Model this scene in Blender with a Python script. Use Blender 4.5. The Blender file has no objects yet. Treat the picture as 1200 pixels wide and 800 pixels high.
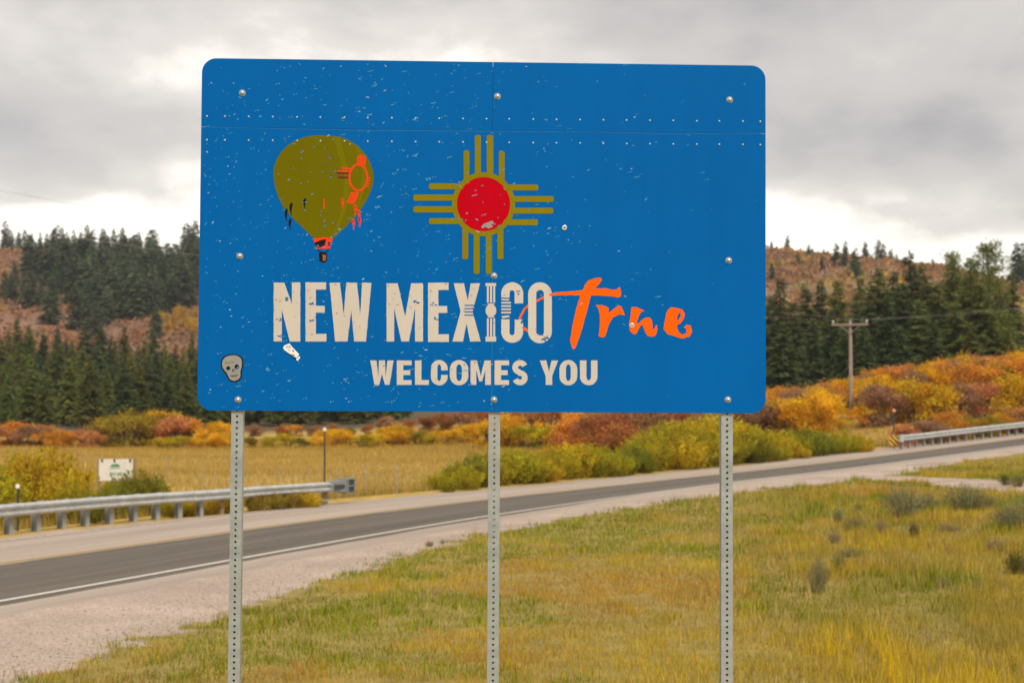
import bpy, bmesh, math, random
import numpy as np
from mathutils import Vector, Matrix
from mathutils.geometry import tessellate_polygon

# ------------------------------------------------------------------ camera, sky, sun, exposure
random.seed(7); rng = np.random.default_rng(7)
scene = bpy.context.scene
COL = scene.collection
FPX, EYE = 1800.0, 2.9
PITCH = math.atan(82 / FPX)
cam_d = bpy.data.cameras.new('camera'); cam = bpy.data.objects.new('camera', cam_d); COL.objects.link(cam)
cam_d.lens = 36 * FPX / 1200; cam_d.sensor_width = 36; cam_d.clip_end = 6000
cam.location = (0, 0, EYE); cam.rotation_euler = (math.pi / 2 + PITCH, 0, 0)
cam_d.dof.use_dof = True; cam_d.dof.focus_distance = 6.6; cam_d.dof.aperture_fstop = 4.8
scene.camera = cam
SUN_EL, SUN_AZ = 50, 155           # azimuth clockwise from +Y: behind the camera, to its right
world = bpy.data.worlds.new('World'); scene.world = world; world.use_nodes = True
def build_world():
    nt = world.node_tree; nt.nodes.clear(); N = nt.nodes.new; L = nt.links.new
    out = N('ShaderNodeOutputWorld'); bg = N('ShaderNodeBackground'); L(bg.outputs[0], out.inputs[0])
    sky = N('ShaderNodeTexSky'); sky.sky_type = 'NISHITA'; sky.sun_disc = False
    sky.sun_elevation = math.radians(SUN_EL); sky.sun_rotation = math.radians(SUN_AZ)
    tc = N('ShaderNodeTexCoord'); sep = N('ShaderNodeSeparateXYZ'); L(tc.outputs['Generated'], sep.inputs[0])
    def math_(op, a, b=None):
        m = N('ShaderNodeMath'); m.operation = op
        for i, v in enumerate((a, b)):
            if v is None: continue
            if isinstance(v, (int, float)): m.inputs[i].default_value = v
            else: L(v, m.inputs[i])
        return m.outputs[0]
    az_ = math_('ABSOLUTE', sep.outputs[2])
    den = math_('ADD', az_, 0.38)
    comb = N('ShaderNodeCombineXYZ')
    L(math_('DIVIDE', sep.outputs[0], den), comb.inputs[0]); L(math_('DIVIDE', sep.outputs[1], den), comb.inputs[1])
    def noise(scale, detail, off, rough=0.55, dist=0.0):
        mp = N('ShaderNodeMapping'); mp.inputs['Location'].default_value = off; L(comb.outputs[0], mp.inputs[0])
        n = N('ShaderNodeTexNoise'); n.inputs['Scale'].default_value = scale; n.inputs['Detail'].default_value = detail
        n.inputs['Roughness'].default_value = rough; n.inputs['Distortion'].default_value = dist
        L(mp.outputs[0], n.inputs['Vector']); return n.outputs[0]
    big = noise(CLOUD[0], 3.0, CLOUD[1], 0.5, 0.2); small = noise(CLOUD[2], 8.0, CLOUD[3], 0.55, 0.15)
    mix = math_('ADD', math_('MULTIPLY', big, 0.66), math_('MULTIPLY', small, 0.34))
    # overcast decks open towards the horizon, all the way round
    hz = N('ShaderNodeMapRange'); hz.interpolation_type = 'SMOOTHSTEP'; hz.inputs['From Min'].default_value = 0.10; hz.inputs['From Max'].default_value = 0.19
    hz.inputs['To Min'].default_value = 0.14; hz.inputs['To Max'].default_value = 0.0; L(az_, hz.inputs[0])
    mix = math_('ADD', mix, hz.outputs[0])
    ramp = N('ShaderNodeValToRGB'); ct = N('ShaderNodeMapRange'); ct.clamp = False; ct.inputs['From Min'].default_value = 0.3; ct.inputs['From Max'].default_value = 0.7; ct.inputs['To Min'].default_value = 0.24; ct.inputs['To Max'].default_value = 0.76; L(mix, ct.inputs[0]); L(ct.outputs[0], ramp.inputs[0])
    e = ramp.color_ramp.elements
    e[0].position = 0.36; e[0].color = (0.185, 0.172, 0.166, 1)
    e[1].position = 0.70; e[1].color = (0.66, 0.61, 0.54, 1)
    for p, c in ((0.44, (0.255, 0.235, 0.219, 1)), (0.51, (0.292, 0.268, 0.244, 1)), (0.57, (0.36, 0.331, 0.298, 1)), (0.62, (0.52, 0.48, 0.43, 1))):
        q = e.new(p); q.color = c
    sc_ = N('ShaderNodeMixRGB'); sc_.blend_type = 'MULTIPLY'; sc_.inputs[0].default_value = 1
    L(sky.outputs[0], sc_.inputs[1]); sc_.inputs[2].default_value = (0.1, 0.1, 0.1, 1)
    mx = N('ShaderNodeMixRGB'); mx.inputs[0].default_value = 0.93
    L(sc_.outputs[0], mx.inputs[1]); L(ramp.outputs[0], mx.inputs[2]); L(mx.outputs[0], bg.inputs[0])
    bg.inputs[1].default_value = 1.1
CLOUD = (1.5, (12.6305, 12.5082, 0), 4.2, (11.8621, 9.0663, 0))
build_world()
sun_d = bpy.data.lights.new('sun', 'SUN'); sun = bpy.data.objects.new('sun', sun_d); COL.objects.link(sun)
sun_d.energy = 1.5; sun_d.angle = math.radians(14); sun_d.color = (1.0, 0.93, 0.82)
_a, _e = math.radians(SUN_AZ), math.radians(SUN_EL)
sun.rotation_euler = Vector((-math.sin(_a) * math.cos(_e), -math.cos(_a) * math.cos(_e), -math.sin(_e))).to_track_quat('-Z', 'Y').to_euler()
vs = scene.view_settings
vs.view_transform = 'Standard'; vs.look = 'None'; vs.gamma = 1; vs.exposure = 1.15; vs.use_curve_mapping = False
scene.render.engine = 'CYCLES'; scene.cycles.use_denoising = True
scene.cycles.max_bounces = 6; scene.cycles.transparent_max_bounces = 6

# ------------------------------------------------------------------ helpers
def srgb(r, g, b):
    f = lambda v: v / 12.92 if v <= 0.04045 else ((v + 0.055) / 1.055) ** 2.4
    return (f(r / 255), f(g / 255), f(b / 255), 1)
def mesh_obj(name, verts, faces, mat=None, parent=None, attr=None, smooth=False):
    me = bpy.data.meshes.new(name)
    verts = np.asarray(verts, np.float32)
    if isinstance(faces, np.ndarray):
        n, k = faces.shape
        me.vertices.add(len(verts)); me.vertices.foreach_set('co', verts.ravel())
        me.loops.add(n * k); me.loops.foreach_set('vertex_index', faces.ravel().astype(np.int32))
        me.polygons.add(n); me.polygons.foreach_set('loop_start', np.arange(0, n * k, k, dtype=np.int32))
        me.update(calc_edges=True); me.validate()
    else:
        me.from_pydata([tuple(v) for v in verts], [], faces); me.update()
    if attr:
        for an, av in attr.items():
            av = np.asarray(av, np.float32)
            if av.ndim == 1:
                a = me.attributes.new(an, 'FLOAT', 'POINT'); a.data.foreach_set('value', av)
            else:
                a = me.attributes.new(an, 'FLOAT_COLOR', 'POINT')
                a.data.foreach_set('color', np.concatenate([av[:, :3], np.ones((len(av), 1))], 1).astype(np.float32).ravel())
    if smooth: me.polygons.foreach_set('use_smooth', [True] * len(me.polygons))
    return link(name, me, mat, parent)
def link(name, me, mat=None, parent=None):
    o = bpy.data.objects.new(name, me); COL.objects.link(o)
    if mat and not me.materials: me.materials.append(mat)
    if parent: o.parent = parent
    return o
def empty(name, loc=(0, 0, 0), rz=0, label=None, cat=None, group=None):
    o = bpy.data.objects.new(name, None); COL.objects.link(o); o.location = loc; o.rotation_euler = (0, 0, rz)
    o.empty_display_size = 0.2
    return tag(o, label, cat, group)
def tag(o, label=None, cat=None, group=None, kind=None):
    if label: o['label'] = label
    if cat: o['category'] = cat
    if group: o['group'] = group
    if kind: o['kind'] = kind
    return o
class MB:
    def __init__(s): s.v = []; s.f = []
    def add(s, vs_, fs):
        b = len(s.v); s.v += [tuple(v) for v in vs_]; s.f += [tuple(i + b for i in f) for f in fs]
    def box(s, x0, x1, y0, y1, z0, z1, bev=0.0):
        bm = bmesh.new(); bmesh.ops.create_cube(bm, size=1)
        for v in bm.verts: v.co = Vector(((x0 + x1) / 2 + v.co.x * (x1 - x0), (y0 + y1) / 2 + v.co.y * (y1 - y0), (z0 + z1) / 2 + v.co.z * (z1 - z0)))
        if bev: bmesh.ops.bevel(bm, geom=list(bm.edges), offset=bev, segments=1, affect='EDGES')
        bm.verts.index_update(); s.add([v.co for v in bm.verts], [[v.index for v in f.verts] for f in bm.faces]); bm.free()
    def tube(s, pts, rads, n=8, cap=True):
        pts = [Vector(p) for p in pts]; b = len(s.v)
        for i, p in enumerate(pts):
            d = (pts[min(i + 1, len(pts) - 1)] - pts[max(i - 1, 0)]).normalized()
            a = d.cross(Vector((0.31, 0.2, 0.93)) if abs(d.z) < 0.9 else Vector((1, 0, 0))).normalized(); c = d.cross(a)
            r = rads[i] if hasattr(rads, '__len__') else rads
            for k in range(n):
                t = 2 * math.pi * k / n; s.v.append(tuple(p + a * (r * math.cos(t)) + c * (r * math.sin(t))))
        for i in range(len(pts) - 1):
            for k in range(n):
                s.f.append((b + i * n + k, b + i * n + (k + 1) % n, b + (i + 1) * n + (k + 1) % n, b + (i + 1) * n + k))
        if cap:
            s.f.append(tuple(b + k for k in range(n))[::-1]); s.f.append(tuple(b + (len(pts) - 1) * n + k for k in range(n)))
    def build(s, name, mat=None, parent=None, smooth=False):
        o = mesh_obj(name, s.v, s.f, mat, parent)
        if smooth:
            for p in o.data.polygons: p.use_smooth = True
        return o
def sstep(a, b, x):
    t = np.clip((np.asarray(x, float) - a) / (b - a), 0, 1); return t * t * (3 - 2 * t)
_tab = np.random.default_rng(3).random((256, 256))
def vnoise(x, y):
    x = np.asarray(x, float); y = np.asarray(y, float)
    xi = np.floor(x).astype(int); yi = np.floor(y).astype(int); fx = x - xi; fy = y - yi
    fx = fx * fx * (3 - 2 * fx); fy = fy * fy * (3 - 2 * fy)
    g = lambda a, b: _tab[a & 255, b & 255]
    return (g(xi, yi) * (1 - fx) + g(xi + 1, yi) * fx) * (1 - fy) + (g(xi, yi + 1) * (1 - fx) + g(xi + 1, yi + 1) * fx) * fy
def fbm(x, y, o=4):
    r = 0; a = 0.5
    for i in range(o): r = r + a * vnoise(x * 2 ** i + 17.3 * i, y * 2 ** i + 9.1 * i); a *= 0.5
    return r / (1 - 0.5 ** o)

# ------------------------------------------------------------------ materials
def new_mat(name):
    m = bpy.data.materials.new(name); m.use_nodes = True; nt = m.node_tree
    return m, nt, nt.nodes['Principled BSDF'], nt.nodes.new, nt.links.new
def setin(n, **k):
    for a, v in k.items(): n.inputs[a.replace('_', ' ')].default_value = v
    return n
def simple(name, col, rough=0.6, metal=0.0, var=0.12, scale=8.0, bump=0.0, spec=0.5):
    m, nt, p, N, L = new_mat(name); p.inputs['Roughness'].default_value = rough; p.inputs['Metallic'].default_value = metal
    p.inputs['Specular IOR Level'].default_value = spec
    tc = N('ShaderNodeTexCoord'); n = N('ShaderNodeTexNoise'); setin(n, Scale=scale, Detail=6.0, Roughness=0.65); L(tc.outputs['Object'], n.inputs['Vector'])
    mr = N('ShaderNodeMapRange'); setin(mr, From_Min=0.3, From_Max=0.7, To_Min=1 - var, To_Max=1 + var); L(n.outputs[0], mr.inputs[0])
    mx = N('ShaderNodeMixRGB'); mx.blend_type = 'MULTIPLY'; mx.inputs[0].default_value = 1; mx.inputs[1].default_value = col
    L(mr.outputs[0], mx.inputs[2]); L(mx.outputs[0], p.inputs['Base Color'])
    if bump:
        b = N('ShaderNodeBump'); setin(b, Strength=bump, Distance=0.02); L(n.outputs[0], b.inputs['Height']); L(b.outputs[0], p.inputs['Normal'])
    return m
def foliage_mat(name, trans=0.3, hue=0.04, sat=1.0):
    """leaf colour = object colour, shifted leaf cluster by leaf cluster by the 'var' attribute"""
    m, nt, p, N, L = new_mat(name); nt.nodes.remove(p)
    out = nt.nodes['Material Output']
    oi = N('ShaderNodeObjectInfo'); at = N('ShaderNodeAttribute'); at.attribute_name = 'var'
    hs = N('ShaderNodeHueSaturation'); L(oi.outputs['Color'], hs.inputs['Color']); hs.inputs['Saturation'].default_value = sat
    h = N('ShaderNodeMapRange'); setin(h, To_Min=0.5 - hue, To_Max=0.5 + hue); L(at.outputs['Fac'], h.inputs[0]); L(h.outputs[0], hs.inputs['Hue'])
    v = N('ShaderNodeMapRange'); setin(v, To_Min=0.62, To_Max=1.38)
    at2 = N('ShaderNodeAttribute'); at2.attribute_name = 'val'; L(at2.outputs['Fac'], v.inputs[0]); L(v.outputs[0], hs.inputs['Value'])
    d = N('ShaderNodeBsdfDiffuse'); t = N('ShaderNodeBsdfTranslucent'); L(hs.outputs[0], d.inputs[0]); L(hs.outputs[0], t.inputs[0])
    mx = N('ShaderNodeMixShader'); mx.inputs[0].default_value = trans; L(d.outputs[0], mx.inputs[1]); L(t.outputs[0], mx.inputs[2])
    L(mx.outputs[0], out.inputs[0]); return m
def blade_mat(name, trans=0.35):
    m, nt, p, N, L = new_mat(name); nt.nodes.remove(p); out = nt.nodes['Material Output']
    at = N('ShaderNodeAttribute'); at.attribute_name = 'Col'
    d = N('ShaderNodeBsdfDiffuse'); t = N('ShaderNodeBsdfTranslucent'); L(at.outputs['Color'], d.inputs[0]); L(at.outputs['Color'], t.inputs[0])
    mx = N('ShaderNodeMixShader'); mx.inputs[0].default_value = trans; L(d.outputs[0], mx.inputs[1]); L(t.outputs[0], mx.inputs[2])
    L(mx.outputs[0], out.inputs[0]); return m
M_LEAF = foliage_mat('autumn_leaves', 0.45, 0.016)
M_NEEDLE = foliage_mat('needles', 0.3, 0.02)
M_GRASS = blade_mat('grass_blades')
M_BARK = simple('bark', (0.10, 0.075, 0.055, 1), 0.95, 0, 0.3, 3)
M_STEM = simple('shrub_stem', (0.13, 0.10, 0.075, 1), 0.95, 0, 0.3, 5)

def ground_mat():
    m, nt, p, N, L = new_mat('ground_soil'); p.inputs['Roughness'].default_value = 0.95; p.inputs['Specular IOR Level'].default_value = 0.1
    tc = N('ShaderNodeTexCoord')
    def noise(s, d=5.0, r=0.6):
        n = N('ShaderNodeTexNoise'); setin(n, Scale=s, Detail=d, Roughness=r); L(tc.outputs['Object'], n.inputs['Vector']); return n.outputs[0]
    zone = N('ShaderNodeAttribute'); zone.attribute_name = 'Col'
    grav = N('ShaderNodeAttribute'); grav.attribute_name = 'gravel'
    mr = N('ShaderNodeMapRange'); setin(mr, From_Min=0.3, From_Max=0.7, To_Min=0.7, To_Max=1.3); L(noise(1.4, 8.0, 0.7), mr.inputs[0])
    soil = N('ShaderNodeMixRGB'); soil.blend_type = 'MULTIPLY'; soil.inputs[0].default_value = 1; L(zone.outputs['Color'], soil.inputs[1]); L(mr.outputs[0], soil.inputs[2])
    # gravel: pinkish crushed stone, every stone its own tone
    vo = N('ShaderNodeTexVoronoi'); setin(vo, Scale=42.0); L(tc.outputs['Object'], vo.inputs['Vector'])
    ramp = N('ShaderNodeValToRGB'); L(vo.outputs['Color'], ramp.inputs[0])
    ramp.color_ramp.elements[0].color = (0.20, 0.153, 0.125, 1); ramp.color_ramp.elements[1].color = (0.53, 0.42, 0.345, 1)
    q = ramp.color_ramp.elements.new(0.4); q.color = (0.40, 0.315, 0.258, 1)
    g2 = N('ShaderNodeMapRange'); setin(g2, From_Min=0.3, From_Max=0.7, To_Min=0.8, To_Max=1.16); L(noise(0.5, 6.0), g2.inputs[0])
    gm = N('ShaderNodeMixRGB'); gm.blend_type = 'MULTIPLY'; gm.inputs[0].default_value = 1; L(ramp.outputs[0], gm.inputs[1]); L(g2.outputs[0], gm.inputs[2])
    add = N('ShaderNodeMath'); add.operation = 'ADD'; L(grav.outputs['Fac'], add.inputs[0])
    nn = N('ShaderNodeMapRange'); setin(nn, From_Min=0.3, From_Max=0.7, To_Min=-0.45, To_Max=0.45); L(noise(1.1, 6.0, 0.7), nn.inputs[0]); L(nn.outputs[0], add.inputs[1])
    fac = N('ShaderNodeMapRange'); setin(fac, From_Min=-0.12, From_Max=0.12); L(add.outputs[0], fac.inputs[0])
    mx = N('ShaderNodeMixRGB'); L(fac.outputs[0], mx.inputs[0]); L(soil.outputs[0], mx.inputs[1]); L(gm.outputs[0], mx.inputs[2]); L(mx.outputs[0], p.inputs['Base Color'])
    b = N('ShaderNodeBump'); setin(b, Strength=0.4, Distance=0.015); L(vo.outputs['Distance'], b.inputs['Height']); L(b.outputs[0], p.inputs['Normal'])
    return m
def road_mat(name, c0, c1, sc=60.0, streak=0.12):
    m, nt, p, N, L = new_mat(name); p.inputs['Roughness'].default_value = 0.9; p.inputs['Specular IOR Level'].default_value = 0.2
    tc = N('ShaderNodeTexCoord')
    n = N('ShaderNodeTexNoise'); setin(n, Scale=sc, Detail=4.0, Roughness=0.7); L(tc.outputs['Object'], n.inputs['Vector'])
    r = N('ShaderNodeValToRGB'); L(n.outputs[0], r.inputs[0]); r.color_ramp.elements[0].position = 0.3; r.color_ramp.elements[1].position = 0.7
    r.color_ramp.elements[0].color = c0; r.color_ramp.elements[1].color = c1
    uv = N('ShaderNodeAttribute'); uv.attribute_name = 'st'     # (along, across) the road in metres
    mp = N('ShaderNodeMapping'); mp.inputs['Scale'].default_value = (0.05, 1.6, 1); L(uv.outputs['Color'], mp.inputs[0])
    n2 = N('ShaderNodeTexNoise'); setin(n2, Scale=1.0, Detail=6.0, Roughness=0.65); L(mp.outputs[0], n2.inputs['Vector'])
    mr = N('ShaderNodeMapRange'); setin(mr, From_Min=0.3, From_Max=0.7, To_Min=1 - streak, To_Max=1 + streak); L(n2.outputs[0], mr.inputs[0])
    mx = N('ShaderNodeMixRGB'); mx.blend_type = 'MULTIPLY'; mx.inputs[0].default_value = 1; L(r.outputs[0], mx.inputs[1]); L(mr.outputs[0], mx.inputs[2]); L(mx.outputs[0], p.inputs['Base Color'])
    b = N('ShaderNodeBump'); setin(b, Strength=0.35, Distance=0.01); L(n.outputs[0], b.inputs['Height']); L(b.outputs[0], p.inputs['Normal'])
    return m
def line_mat(name, col, under, wear):
    m, nt, p, N, L = new_mat(name); p.inputs['Roughness'].default_value = 0.8
    tc = N('ShaderNodeTexCoord'); n = N('ShaderNodeTexNoise'); setin(n, Scale=5.0, Detail=9.0, Roughness=0.8); L(tc.outputs['Object'], n.inputs['Vector'])
    mr = N('ShaderNodeMapRange'); setin(mr, From_Min=wear - 0.06, From_Max=wear + 0.06); L(n.outputs[0], mr.inputs[0])
    mx = N('ShaderNodeMixRGB'); mx.inputs[1].default_value = under; mx.inputs[2].default_value = col; L(mr.outputs[0], mx.inputs[0]); L(mx.outputs[0], p.inputs['Base Color'])
    return m
M_GROUND = ground_mat()
M_CHIP = road_mat('chip_seal', (0.29, 0.235, 0.19, 1), (0.43, 0.355, 0.295, 1), 45, 0.2)
M_ASPH = road_mat('dark_asphalt', (0.095, 0.082, 0.065, 1), (0.15, 0.13, 0.105, 1), 70, 0.3)
M_WHITE_LINE = line_mat('white_road_paint', (0.62, 0.56, 0.49, 1), (0.2, 0.17, 0.15, 1), 0.36)
M_FAR_LINE = line_mat('worn_white_road_paint', (0.55, 0.49, 0.43, 1), (0.33, 0.27, 0.235, 1), 0.5)
M_YELLOW_LINE = line_mat('worn_yellow_road_paint', (0.55, 0.33, 0.09, 1), (0.38, 0.30, 0.23, 1), 0.5)
def galv(name, col, rough=0.5, metal=0.55, var=0.16, scale=14):
    return simple(name, col, rough, metal, var, scale, 0.03)
M_GALV = galv('galvanised_steel', (0.39, 0.425, 0.42, 1), 0.5, 0.5)
M_RAIL = galv('rail_steel', (0.50, 0.505, 0.49, 1), 0.5, 0.4, 0.2, 4)
M_POST_STEEL = galv('rail_post_steel', (0.33, 0.34, 0.34, 1), 0.6, 0.3, 0.2, 4)
M_POST_WOOD = simple('weathered_post_wood', (0.24, 0.18, 0.13, 1), 0.9, 0, 0.3, 6, 0.2)
M_POLE_WOOD = simple('pole_wood', (0.30, 0.235, 0.19, 1), 0.9, 0, 0.25, 4, 0.1)
M_DARK = simple('dark_paint', (0.035, 0.045, 0.035, 1), 0.6)
M_REFL = simple('white_reflector', (0.8, 0.8, 0.78, 1), 0.3, 0, 0.03)
M_ORANGE_REFL = simple('orange_reflector', (0.75, 0.30, 0.16, 1), 0.4, 0, 0.05)
M_WIRE = simple('wire_metal', (0.34, 0.33, 0.31, 1), 0.6, 0.3)

# ------------------------------------------------------------------ terrain and road layout
# near white edge line of the road, traced on the ground (x, y, z)
RP = np.array([(-55, -103, -.6), (-29.6, -35, -.2), (-15.3, 3.6, 0), (-7.87, 23.6, 0), (-.67, 42.9, 0), (7.9, 57.9, .2), (16, 68.6, .5), (25.9, 77.7, 1.2), (41, 90.3, 2.3), (71, 112, 4.0), (120, 145, 6.0), (200, 195, 8)], float)
def catmull(P, step=1.0):
    out = []
    for i in range(len(P) - 1):
        p0 = P[max(i - 1, 0)]; p1 = P[i]; p2 = P[i + 1]; p3 = P[min(i + 2, len(P) - 1)]
        n = max(2, int(np.linalg.norm(p2 - p1) / step)); t = np.linspace(0, 1, n, endpoint=False)[:, None]
        # tangents scaled for uneven spacing
        d1 = np.linalg.norm(p2 - p1); m1 = (p2 - p0) / (np.linalg.norm(p2 - p0) + 1e-9) * d1 if i else (p2 - p1); m2 = (p3 - p1) / (np.linalg.norm(p3 - p1) + 1e-9) * d1
        out.append((2 * t ** 3 - 3 * t ** 2 + 1) * p1 + (t ** 3 - 2 * t ** 2 + t) * m1 + (-2 * t ** 3 + 3 * t ** 2) * p2 + (t ** 3 - t ** 2) * m2)
    out.append(P[-1:]); return np.concatenate(out)
RC = catmull(RP, 1.0)
_sg = np.linalg.norm(np.diff(RC[:, :2], axis=0), axis=1); RS = np.concatenate([[0], np.cumsum(_sg)])
RT = np.gradient(RC[:, :2], axis=0); RT /= np.linalg.norm(RT, axis=1)[:, None]; RN = np.stack([RT[:, 1], -RT[:, 0]], 1)   # RN points right, to the camera's side
CROSS = np.interp(RC[:, 1], [24, 43, 58, 68, 80], [0, .010, .026, .031, .031])       # the far side of the road falls away round the bend
def road_frame(x, y):
    """signed offset t from the near white line (+ = camera side), arc length s, road height"""
    x = np.atleast_1d(np.asarray(x, float)); y = np.atleast_1d(np.asarray(y, float)); T = np.empty_like(x); S = np.empty_like(x); Z = np.empty_like(x)
    for a in range(0, len(x), 20000):
        sl = slice(a, a + 20000); dx = x[sl, None] - RC[None, :, 0]; dy = y[sl, None] - RC[None, :, 1]
        k = np.argmin(dx * dx + dy * dy, 1); i = np.arange(len(k))
        al = dx[i, k] * RT[k, 0] + dy[i, k] * RT[k, 1]
        t = dx[i, k] * RN[k, 0] + dy[i, k] * RN[k, 1]; d = np.sqrt(dx[i, k] ** 2 + dy[i, k] ** 2)
        T[sl] = np.where(np.abs(al) > 1.5, np.sign(t) * d, t); S[sl] = RS[k] + al; Z[sl] = np.interp(S[sl], RS, RC[:, 2]) - np.interp(S[sl], RS, CROSS) * np.clip(-T[sl], 0, 10)
    return T, S, Z
# open ground: heights by bearing (as image column) and distance
_uc = np.array([-2500, -600, 0, 230, 400, 560, 730, 900, 1000, 1100, 1200, 1450, 2600], float)
_rr = np.array([0, 20, 40, 60, 80, 105, 130, 165, 200, 240, 280, 330, 400, 500, 600, 760, 1100, 2600], float)
_zt = np.array([
 #  0  20  40   60   80  105  130  165  200  240  280  330  400  500  600  760 1100 2600
 [0, 0,-.2, -.2,  0,  .2,  .6, 1.2,  3,   6,  11,  20,  34,  54,  68,  76,  74,  70],
 [0, 0,-.2, -.2,  0,  .2,  .5,  .8, 1.2, 1.6, 4.5, 11,  23,  46,  64,  72,  70,  66],
 [0, 0,-.2, -.2,  0,  .2,  .4,  .6,  .9, 1.3, 4.0, 10,  22,  45,  62,  67,  66,  62],
 [0, 0,-.2, -.2,  0,  .2,  .4,  .6,  .9, 1.3, 4.0, 10,  22,  45,  61,  66,  66,  62],
 [0, 0,-.2, -.2,  0,  .2,  .5,  .9, 1.3, 2.0, 4.5, 11,  23,  46,  60,  66,  66,  62],
 [0, 0,  0, -.1, .1,  .4,  .9, 1.6, 2.4, 3.5, 6.0, 14,  27,  50,  61,  66,  66,  62],
 [0, 0,  0,  .1, .2,  .5, 1.2, 2.2, 3.4, 5.0, 8.0, 18,  34,  55,  60,  64,  64,  60],
 [0, 0, .1,  .2, .5, 1.0, 1.6, 2.8, 4.2, 6.5,  12, 23,  39,  56,  57,  58,  58,  56],
 [0, 0, .2,  .3, .8, 1.6, 2.9, 4.2, 5.4, 8.0,  13, 24,  39,  53,  54,  54,  54,  54],
 [0, 0, .2,  .4, .9, 2.2, 4.6, 5.6, 6.5, 9.0,  14, 24,  37,  49,  50,  50,  50,  50],
 [0, 0, .3,  .6,1.2, 2.6, 5.0, 6.0, 7.0, 9.0,  13, 20,  30,  40,  42,  44,  46,  46],
 [0, 0, .4,  .9,1.8, 3.4, 5.5, 6.6, 8.0,  10,  13, 18,  26,  34,  38,  42,  44,  44],
 [0, 0, .6, 1.4,2.6, 4.5, 6.5, 8.0,  10,  13,  17, 22,  30,  38,  44,  48,  48,  46]], float)
_ac = np.arctan((_uc - 600) / FPX); _af = np.linspace(_ac[0], _ac[-1], 240); _rf = np.sqrt(np.linspace(0, 2600, 700) / 2600) ; _rf = np.linspace(0, 1, 700) ** 2 * 2600
_g = np.stack([np.interp(_rf, _rr, r) for r in _zt]); _g = np.stack([np.interp(_af, _ac, _g[:, j]) for j in range(700)], 1)
def _blur(a, n, ax):
    k = np.hanning(2 * n + 3)[1:-1]; k /= k.sum(); pad = [(0, 0), (0, 0)]; pad[ax] = (n, n); a = np.pad(a, pad, mode='edge')
    return np.apply_along_axis(lambda v: np.convolve(v, k, 'valid'), ax, a)
_g = _blur(_blur(_g, 8, 0), 9, 1)
def ground_z(x, y):
    shp = np.shape(x); x = np.atleast_1d(np.asarray(x, float)).ravel(); y = np.atleast_1d(np.asarray(y, float)).ravel()
    r = np.hypot(x, y); a = np.clip(np.arctan2(x, y), _af[0], _af[-1])
    fi = (a - _af[0]) / (_af[1] - _af[0]); fj = np.sqrt(np.clip(r, 0, 2599) / 2600) * 699
    i = np.clip(fi.astype(int), 0, 238); j = np.clip(fj.astype(int), 0, 698); u = fi - i; v = fj - j
    z = (_g[i, j] * (1 - u) + _g[i + 1, j] * u) * (1 - v) + (_g[i, j + 1] * (1 - u) + _g[i + 1, j + 1] * u) * v
    z = z + (fbm(x / 60, y / 60, 4) - 0.5) * np.clip((r - 140) / 60, 0, 6) + (fbm(x / 9, y / 9, 3) - 0.5) * 0.25 * sstep(6, 14, r)
    t, s, rz = road_frame(x, y)
    w = np.where(t > 0, 1 - sstep(3, 15, t), 1 - sstep(9.2, 19, -t))
    z = z * (1 - w) + rz * w
    z = z - 0.03 * np.where(t > 0, 1 - sstep(.3, 1.2, t), 1 - sstep(8.5, 9.2, -t)) - 0.25 * sstep(9.4, 11, -t) * (1 - sstep(14, 24, -t))
    z = z + 0.75 * (1 - sstep(7.5, 13.5, r)) * sstep(5.5, 10, t)
    return float(z[0]) if shp == () else z.reshape(shp)
def ray(px, py):
    dx = (px - 600) / FPX; dy = (400 - py) / FPX
    return Vector((dx, math.cos(PITCH) - dy * math.sin(PITCH), math.sin(PITCH) + dy * math.cos(PITCH)))
def hit(px, py, t0=8.0):
    """where the line of sight through a photo pixel meets the ground"""
    d = ray(px, py); ts = t0 * 1.004 ** np.arange(1300)
    z = EYE + ts * d.z - ground_z(ts * d.x, ts * d.y); k = np.argmax(z < 0)
    if z[k] >= 0: k = len(ts) - 1
    t = ts[k] if k == 0 else ts[k - 1] + (ts[k] - ts[k - 1]) * z[k - 1] / (z[k - 1] - z[k] + 1e-9)
    return Vector((t * d.x, t * d.y, EYE + t * d.z))
def at(px, y):
    x = (px - 600) / FPX * y; return Vector((x, y, ground_z(x, y)))
DRIVE = np.array([tuple(hit(*p))[:2] for p in ((985, 556), (1020, 559), (1060, 560.5), (1110, 563.5), (1160, 567.5), (1215, 572), (1300, 578))])
def gravel(x, y):
    """metres inside the gravel (negative = grass)"""
    t, s, _ = road_frame(x, y)
    yy = np.interp(s, RS, RC[:, 1])
    w = np.interp(yy, [0, 14, 24, 36, 50, 60, 66, 72, 80, 120], [6.5, 5.6, 3.9, 2.5, 2.5, 3.6, 3.6, 2.6, 2.4, 2.4])
    m = np.minimum(w - t, t + np.interp(yy, [28, 42, 60], [8.8, 7.9, 7.7]))
    P0, P1 = DRIVE[:-1], DRIVE[1:]; best = np.full(np.shape(t), 1e9)
    xx = np.atleast_1d(x); yv = np.atleast_1d(y)
    for a, b in zip(P0, P1):
        d = b - a; k = np.clip(((xx - a[0]) * d[0] + (yv - a[1]) * d[1]) / (d @ d), 0, 1)
        best = np.minimum(best, np.hypot(xx - a[0] - k * d[0], yv - a[1] - k * d[1]))
    return np.maximum(m, np.where(t > 0, 1.25 - best, -9))
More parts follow.
